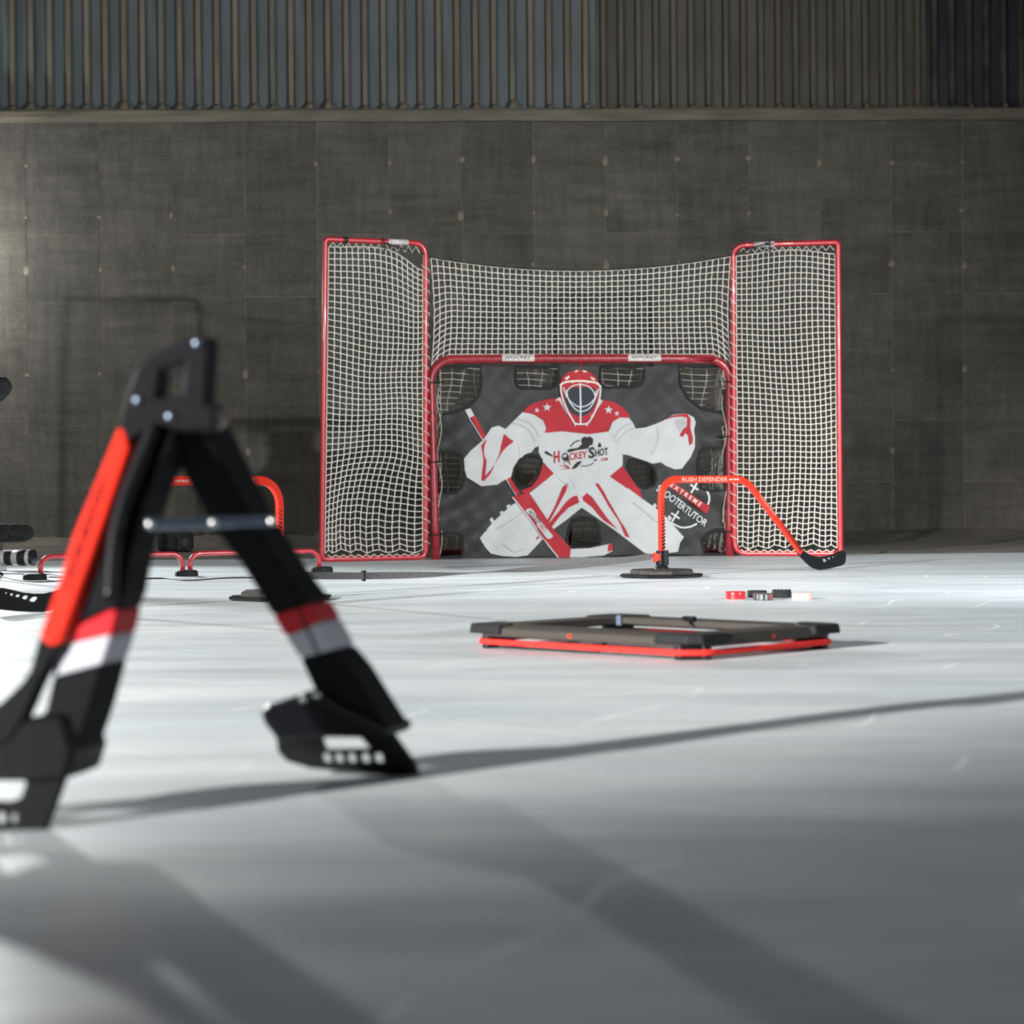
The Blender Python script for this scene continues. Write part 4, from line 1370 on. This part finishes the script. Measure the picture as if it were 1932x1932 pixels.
# near (left) leg
ll = piece('near_leg', [Lp([(240, 826), (292, 792), (336, 800), (318, 850), (290, 905), (262, 985), (243, 1060), (232, 1120), (221, 1151), (205, 1152), (130, 1188), (140, 1150), (180, 1010), (222, 880)])], OL, M['black_soft'])
mb = MB()                                     # rounded ridge down the middle of the near leg
rid = smooth_line([tuple(at(x, y, dL(y) - 0.009)) for x, y in ((292, 800), (268, 860), (238, 935), (220, 1000), (212, 1060), (208, 1130))], 6)
mb.tube(rid, [0.011] * len(rid), 12)
mb.build('leg_ridge', M['black'], ll, smooth=True)
piece('red_band', [Lp([(127, 1190), (205, 1152), (221, 1151), (210, 1200), (203, 1198), (120, 1217)])], OL, M['band_red'])
piece('white_band', [Lp([(120, 1217), (203, 1198), (210, 1200), (192, 1254), (185, 1255), (100, 1278), (96, 1250)])], OL, M['band_white'])
piece('ankle', [Lp([(100, 1278), (185, 1255), (192, 1254), (170, 1335), (134, 1440), (118, 1472), (20, 1472), (70, 1360), (86, 1340)])], OL, M['black_soft'])
sk = piece('near_skate', [Lp([(118, 1345), (60, 1352), (0, 1370), (-70, 1392), (-98, 1425), (-85, 1455), (-60, 1472), (60, 1474), (125, 1470), (140, 1420)], -0.012)], OL * 1.3, M['black'], bevel=0.008)
cut_piece('blade_holder', [(-96, 1455), (125, 1462), (82, 1578), (0, 1575), (-80, 1566), (-104, 1530)],
          [[(-52, 1474), (48, 1474), (38, 1506), (14, 1514), (-50, 1508)], [(-40, 1530), (-22, 1530), (-20, 1552), (-40, 1550)], [(-10, 1532), (8, 1534), (8, 1555), (-10, 1553)], [(16, 1535), (30, 1536), (27, 1556), (16, 1555)]],
          dL, 0.0, (0.003, 0.014, 0), M['black'])
# stick on the near leg
stk = piece('stick_shaft', [Lp([(221, 808), (231, 808), (240, 846), (222, 900), (155, 1095), (112, 1214), (92, 1219), (73, 1200), (112, 1092), (139, 1005)], -0.016)], Vector((0.012, 0.016, 0)), M['orange'], bevel=0.004)
piece('stick_blade', [Lp([(73, 1198), (92, 1216), (113, 1212), (112, 1222), (96, 1244), (73, 1290), (46, 1352), (20, 1395), (-60, 1440), (-220, 1500), (-300, 1520), (-310, 1470), (-200, 1420), (-80, 1370), (0, 1325), (38, 1289), (54, 1266), (66, 1222)], -0.015)], Vector((0.010, 0.014, 0)), M['black'], bevel=0.004)
# lettering along the shaft
v0, v1 = at(190, 905, dL(905) - 0.0172), at(117, 1112, dL(1112) - 0.0172)
tdir = (v1 - v0); tl = tdir.length; tdir.normalize()
side = Vector((1, 0, 0)); side = (side - tdir * side.dot(tdir)).normalized()
tv, tf = text_fit('HOCKEYSHOT', tl, 0.011, 0.1, 1.05, 0.03)
mb = MB(); mb.add([v0 + tdir * x + side * (y - 0.002) for x, y in tv], tf)
mb.build('lettering', M['black'], stk)
# far (right) leg
piece('far_leg', [Rp([(330, 800), (385, 800), (480, 985), (545, 1085), (585, 1136), (513, 1161), (455, 1065), (393, 985), (338, 880)])], OR_, M['black_soft'])
piece('red_band', [Rp([(513, 1161), (585, 1138), (604, 1172), (537, 1201)])], OR_, M['band_red'])
piece('white_band', [Rp([(537, 1201), (604, 1172), (632, 1225), (565, 1243)])], OR_, M['band_white'])
mb = MB(); mb.slab(Rp([(558, 1144), (562, 1143), (601, 1232), (597, 1234)], -0.0015), (0, 0.004, 0)); mb.build('seam', M['binding'], tr)
piece('ankle', [Rp([(565, 1243), (632, 1225), (664, 1262), (734, 1372), (728, 1392), (600, 1392), (592, 1300)])], OR_, M['black_soft'])
sk = piece('far_skate', [Rp([(488, 1344), (505, 1330), (545, 1316), (592, 1300), (640, 1330), (735, 1375), (728, 1394), (600, 1392), (522, 1402), (512, 1386), (496, 1366)], -0.012)], OR_ * 1.3, M['black'], bevel=0.008)
cut_piece('blade_holder', [(520, 1390), (742, 1385), (782, 1440), (790, 1462), (738, 1464), (585, 1450), (540, 1436), (524, 1418)],
          [[(606, 1392), (678, 1390), (698, 1412), (614, 1414)]] + [[(x, 1422), (x + 15, 1422), (x + 19, 1439), (x + 3, 1438)] for x in (606, 629, 653, 679, 704)],
          dR, -0.004, (0.003, 0.010, 0), M['black'])
for x, y in ((597, 1308), (572, 1316)):
    mb = MB(); mb.lathe([(0.007, -0.004), (0.007, 0.0), (0.004, 0.004), (0.001, 0.005)], 12, Matrix.Translation(at(x, y, dR(y) - 0.008)) @ Matrix.Rotation(R(60), 4, 'X'))
    mb.build('eyelet', M['rivet'], tr, smooth=True)
# handle and hinge at the top
def Tp(pts, dd=0.0): return [at(x, y, 2.955 + dd) for x, y in pts]
cut_piece('handle', [(224, 800), (228, 780), (240, 740), (257, 694), (275, 676), (300, 662), (352, 638), (393, 634), (392, 680), (387, 760), (404, 775), (398, 812), (345, 815), (292, 800), (240, 836)],
          [[(302, 698), (350, 682), (342, 745), (295, 752)]], lambda v: 2.955, 0.0, (0.008, 0.05, 0), M['black_soft'], bevel=0.004)
mb = MB()
c = at(395, 788, 2.99)
mb.lathe([(0.019, -0.03), (0.021, -0.025), (0.021, 0.025), (0.017, 0.032)], 18, Matrix.Translation(c) @ Matrix.Rotation(R(90), 4, 'X'))
mb.build('hinge_knob', M['black'], tr)
mb = MB()
for x, y in ((371, 648), (259, 755), (320, 786)):
    mb = MB(); mb.lathe([(0.006, 0.0), (0.006, 0.002), (0.003, 0.004), (0.0008, 0.0045)], 12, Matrix.Translation(at(x, y, 2.954)) @ Matrix.Rotation(R(90), 4, 'X'))
    mb.build('handle_screw', M['steel'], tr, smooth=True)
# cross bar with rivets
ca, cb = at(276, 989, 2.912), at(522, 983, 3.075)
mb = MB()
dv = (cb - ca).normalized()
rot = Matrix((dv, Vector((-dv.y, dv.x, 0)).normalized(), Vector((0, 0, 1)))).transposed()
mb.box((ca + cb) / 2, ((cb - ca).length, 0.006, 0.0145), rot)
cbo = mb.build('cross_bar', M['steel'], tr, bevel=0.003)
for t in (0.03, 0.5, 0.96):
    q = ca.lerp(cb, t) + Vector((0, -0.004, 0))
    mb = MB(); mb.lathe([(0.0062, 0.0), (0.0060, 0.002), (0.004, 0.0045), (0.001, 0.0055)], 14, Matrix.Translation(q) @ Matrix.Rotation(R(90), 4, 'X'))
    mb.build('rivet', M['rivet'], cbo, smooth=True)

# ------------------------------------------------------------------ filming gear at the left edge
g = at(0, 1076, 12.3)
def cx_(px, py, d=12.3): return at(px, py, d)
camr = empty('film_camera', (cx_(8, 1076).x, 12.3, 0), 0, 'camera with long white and black telephoto lens lying on the ice', 'camera')
cl = camr.location.copy()
zl = cx_(20, 1052).z; k = 12.3 / FPX
def lens_part(name, p0, p1, r0, r1, material):
    xa = cx_(p0, 1052).x - cl.x; xb = cx_(p1, 1052).x - cl.x
    mb = MB()
    ang = R(14)
    Mx = Matrix.Translation((xa, 0, zl)) @ Matrix.Rotation(-ang, 4, 'Z') @ Matrix.Rotation(R(90), 4, 'Y')
    ln = (xb - xa) / math.cos(ang)
    Mx = Matrix.Translation(Vector((0, 0, zl))) @ Matrix.Rotation(-ang, 4, 'Z') @ Matrix.Translation((xa / math.cos(ang), 0, 0)) @ Matrix.Rotation(R(90), 4, 'Y')
    mb.lathe([(r0 * 0.97, 0), (r0, ln * 0.05), (r1, ln * 0.95), (r1 * 0.97, ln)], 28, Mx)
    return auto_smooth(mb.build(name, material, camr), 30)
lens_part('lens_barrel', -30, 14, 0.038, 0.042, M['lens_white'])
lens_part('focus_ring', 13, 27, 0.0435, 0.0435, M['black_rough'])
lens_part('lens_barrel', 26, 40, 0.042, 0.043, M['lens_white'])
lens_part('zoom_ring', 39, 55, 0.0455, 0.0455, M['black_rough'])
lens_part('lens_barrel', 54, 63, 0.0445, 0.0445, M['lens_white'])
hood = lens_part('lens_rim', 62, 67, 0.045, 0.045, M['black'])
lens_part('lens_glass', 66, 67.6, 0.036, 0.034, M['glass'])
mb = MB(); mb.box((-0.03, 0, zl - 0.048), (0.05, 0.05, 0.012)); mb.box((-0.03, 0, 0.012), (0.075, 0.05, 0.024)); mb.box((-0.03, 0, (zl - 0.03) / 2 + 0.01), (0.03, 0.03, zl - 0.05))
mb.build('lens_foot', M['lens_white'], camr, bevel=0.003)
mb = MB(); mb.box((-0.185, 0.035, zl + 0.005), (0.10, 0.15, 0.125)); mb.box((-0.185, 0.035, zl + 0.075), (0.07, 0.06, 0.03))
mb.build('camera_body', M['black'], camr, bevel=0.01)
# furry microphone windshield mounted on the camera
xm0, xm1 = cx_(-22, 1005).x - cl.x, cx_(64, 1005).x - cl.x
zm = cx_(20, 1005).z
mb = MB()
bmn = []
nr, ns = 28, 20
vs = []; fs = []
for i in range(nr + 1):
    t = i / nr
    x = xm0 + (xm1 - xm0) * t
    e = abs(2 * t - 1)
    rr = 0.049 * (1 - e ** 4) ** 0.5 + 0.002
    for kx in range(ns):
        a = 2 * math.pi * kx / ns
        q = rr * (1 + 0.05 * math.sin(i * 7.1 + kx * 5.3))
        vs.append((x, q * math.cos(a), zm + q * math.sin(a)))
for i in range(nr):
    for kx in range(ns):
        fs.append((i * ns + kx, i * ns + (kx + 1) % ns, (i + 1) * ns + (kx + 1) % ns, (i + 1) * ns + kx))
mb.add(vs, fs)
mic = mb.build('mic_windshield', M['fur'], camr, smooth=True)
# fur: short tufts over the surface
mb = MB()
rnd = random.Random(3)
for i in range(2600):
    t = rnd.random(); a = rnd.random() * 2 * math.pi
    x = xm0 + (xm1 - xm0) * (0.01 + 0.98 * t)
    e = abs(2 * t - 1)
    rr = 0.049 * (1 - e ** 4) ** 0.5 + 0.001
    nrm = Vector((0.7 * (2 * t - 1) * e ** 2, math.cos(a), math.sin(a))).normalized()
    p = Vector((x, rr * math.cos(a), zm + rr * math.sin(a)))
    tip = p + nrm * rnd.uniform(0.005, 0.012) + Vector((rnd.uniform(-.004, .004), rnd.uniform(-.004, .004), rnd.uniform(-.004, .004)))
    sd = nrm.orthogonal().normalized() * 0.0007
    mb.add([p - sd, p + sd, tip], [(0, 1, 2)])
M['tuft'] = mat('fur_tuft', (0.06, 0.056, 0.05), 0.9, spec=0.1)
tag(mb.build('fur', M['tuft'], mic), kind='stuff')
mb = MB(); mb.tube([(cx_(3, 1030).x - cl.x, 0.0, zl + 0.04), (cx_(3, 1030).x - cl.x, 0.0, zm - 0.03)], 0.004, 8)
mb.tube([(cx_(3, 1030).x - cl.x, 0.0, zl + 0.045), (-0.185, 0.03, zl + 0.088)], 0.005, 8)
mb.build('mic_mount', M['black'], camr)

# flat black foot of a stand at the left edge, and the padded head it carries
st = empty('equipment_stand', (at(-45, 1098, 11.3).x, 11.3, 0), 0, 'black stand with a rounded padded head cut by the left edge', 'stand')
sl = st.location
zh = at(-20, 742, 11.3).z
mb = MB()
vs = []; fs = []
nr, ns = 16, 20
for i in range(nr + 1):
    th = math.pi * i / nr
    for kx in range(ns):
        ph = 2 * math.pi * kx / ns
        q = Vector((math.sin(th) * math.cos(ph), math.sin(th) * math.sin(ph), math.cos(th)))
        q = Vector([math.copysign(abs(cq) ** 0.75, cq) for cq in q])
        q = Vector((q.x * 0.15, q.y * 0.09, q.z * 0.062))
        q = Matrix.Rotation(R(-33), 3, 'Y') @ q
        vs.append(q + Vector((0.055, 0, zh - 0.02)))
for i in range(nr):
    for kx in range(ns):
        fs.append((i * ns + kx, i * ns + (kx + 1) % ns, (i + 1) * ns + (kx + 1) % ns, (i + 1) * ns + kx))
mb.add(vs, fs)
mb.build('padded_head', M['bag'], st, smooth=True)
mb = MB(); mb.tube([(0, 0, 0.01), (0, 0, zh - 0.03)], 0.011, 12); mb.build('pole', M['black'], st, smooth=True)
for a in (12, 135, 255):
    mb = MB(); mb.tube([(0, 0, 0.20), (0.10 * math.cos(R(a)), 0.10 * math.sin(R(a)), 0.03), (0.135 * math.cos(R(a)), 0.135 * math.sin(R(a)), 0.009)], [0.007, 0.007, 0.009], 8)
    mb.build('leg', M['black'], st, smooth=True)

# small black bag by the wall
bgp = at(331, 1047, 15.1)
bag = empty('camera_bag', (bgp.x, 15.1, 0.017), R(12), 'small black rounded bag on the ground by the wall', 'bag')
mb = MB(); mb.box((0, 0, 0.078), (0.24, 0.16, 0.148))
mb.build('bag_body', M['bag'], bag, bevel=0.035, seg=5)
mb = MB(); mb.box((0.055, -0.085, 0.065), (0.105, 0.03, 0.105))
mb.build('front_pocket', M['bag'], bag, bevel=0.012, seg=4)
mb = MB(); mb.lathe([(0.030, 0), (0.030, 0.006), (0.022, 0.010), (0.004, 0.011)], 20, Matrix.Translation((0.055, -0.10, 0.068)) @ Matrix.Rotation(R(90), 4, 'X'))
mb.build('round_patch', M['dusty_black'], bag)
mb = MB(); mb.tube(smooth_line([(-0.07, 0, 0.145), (-0.03, -0.02, 0.172), (0.03, -0.02, 0.172), (0.07, 0, 0.145)], 5), 0.008, 8)
mb.build('carry_handle', M['bag'], bag, smooth=True)

bpy.context.view_layer.update()
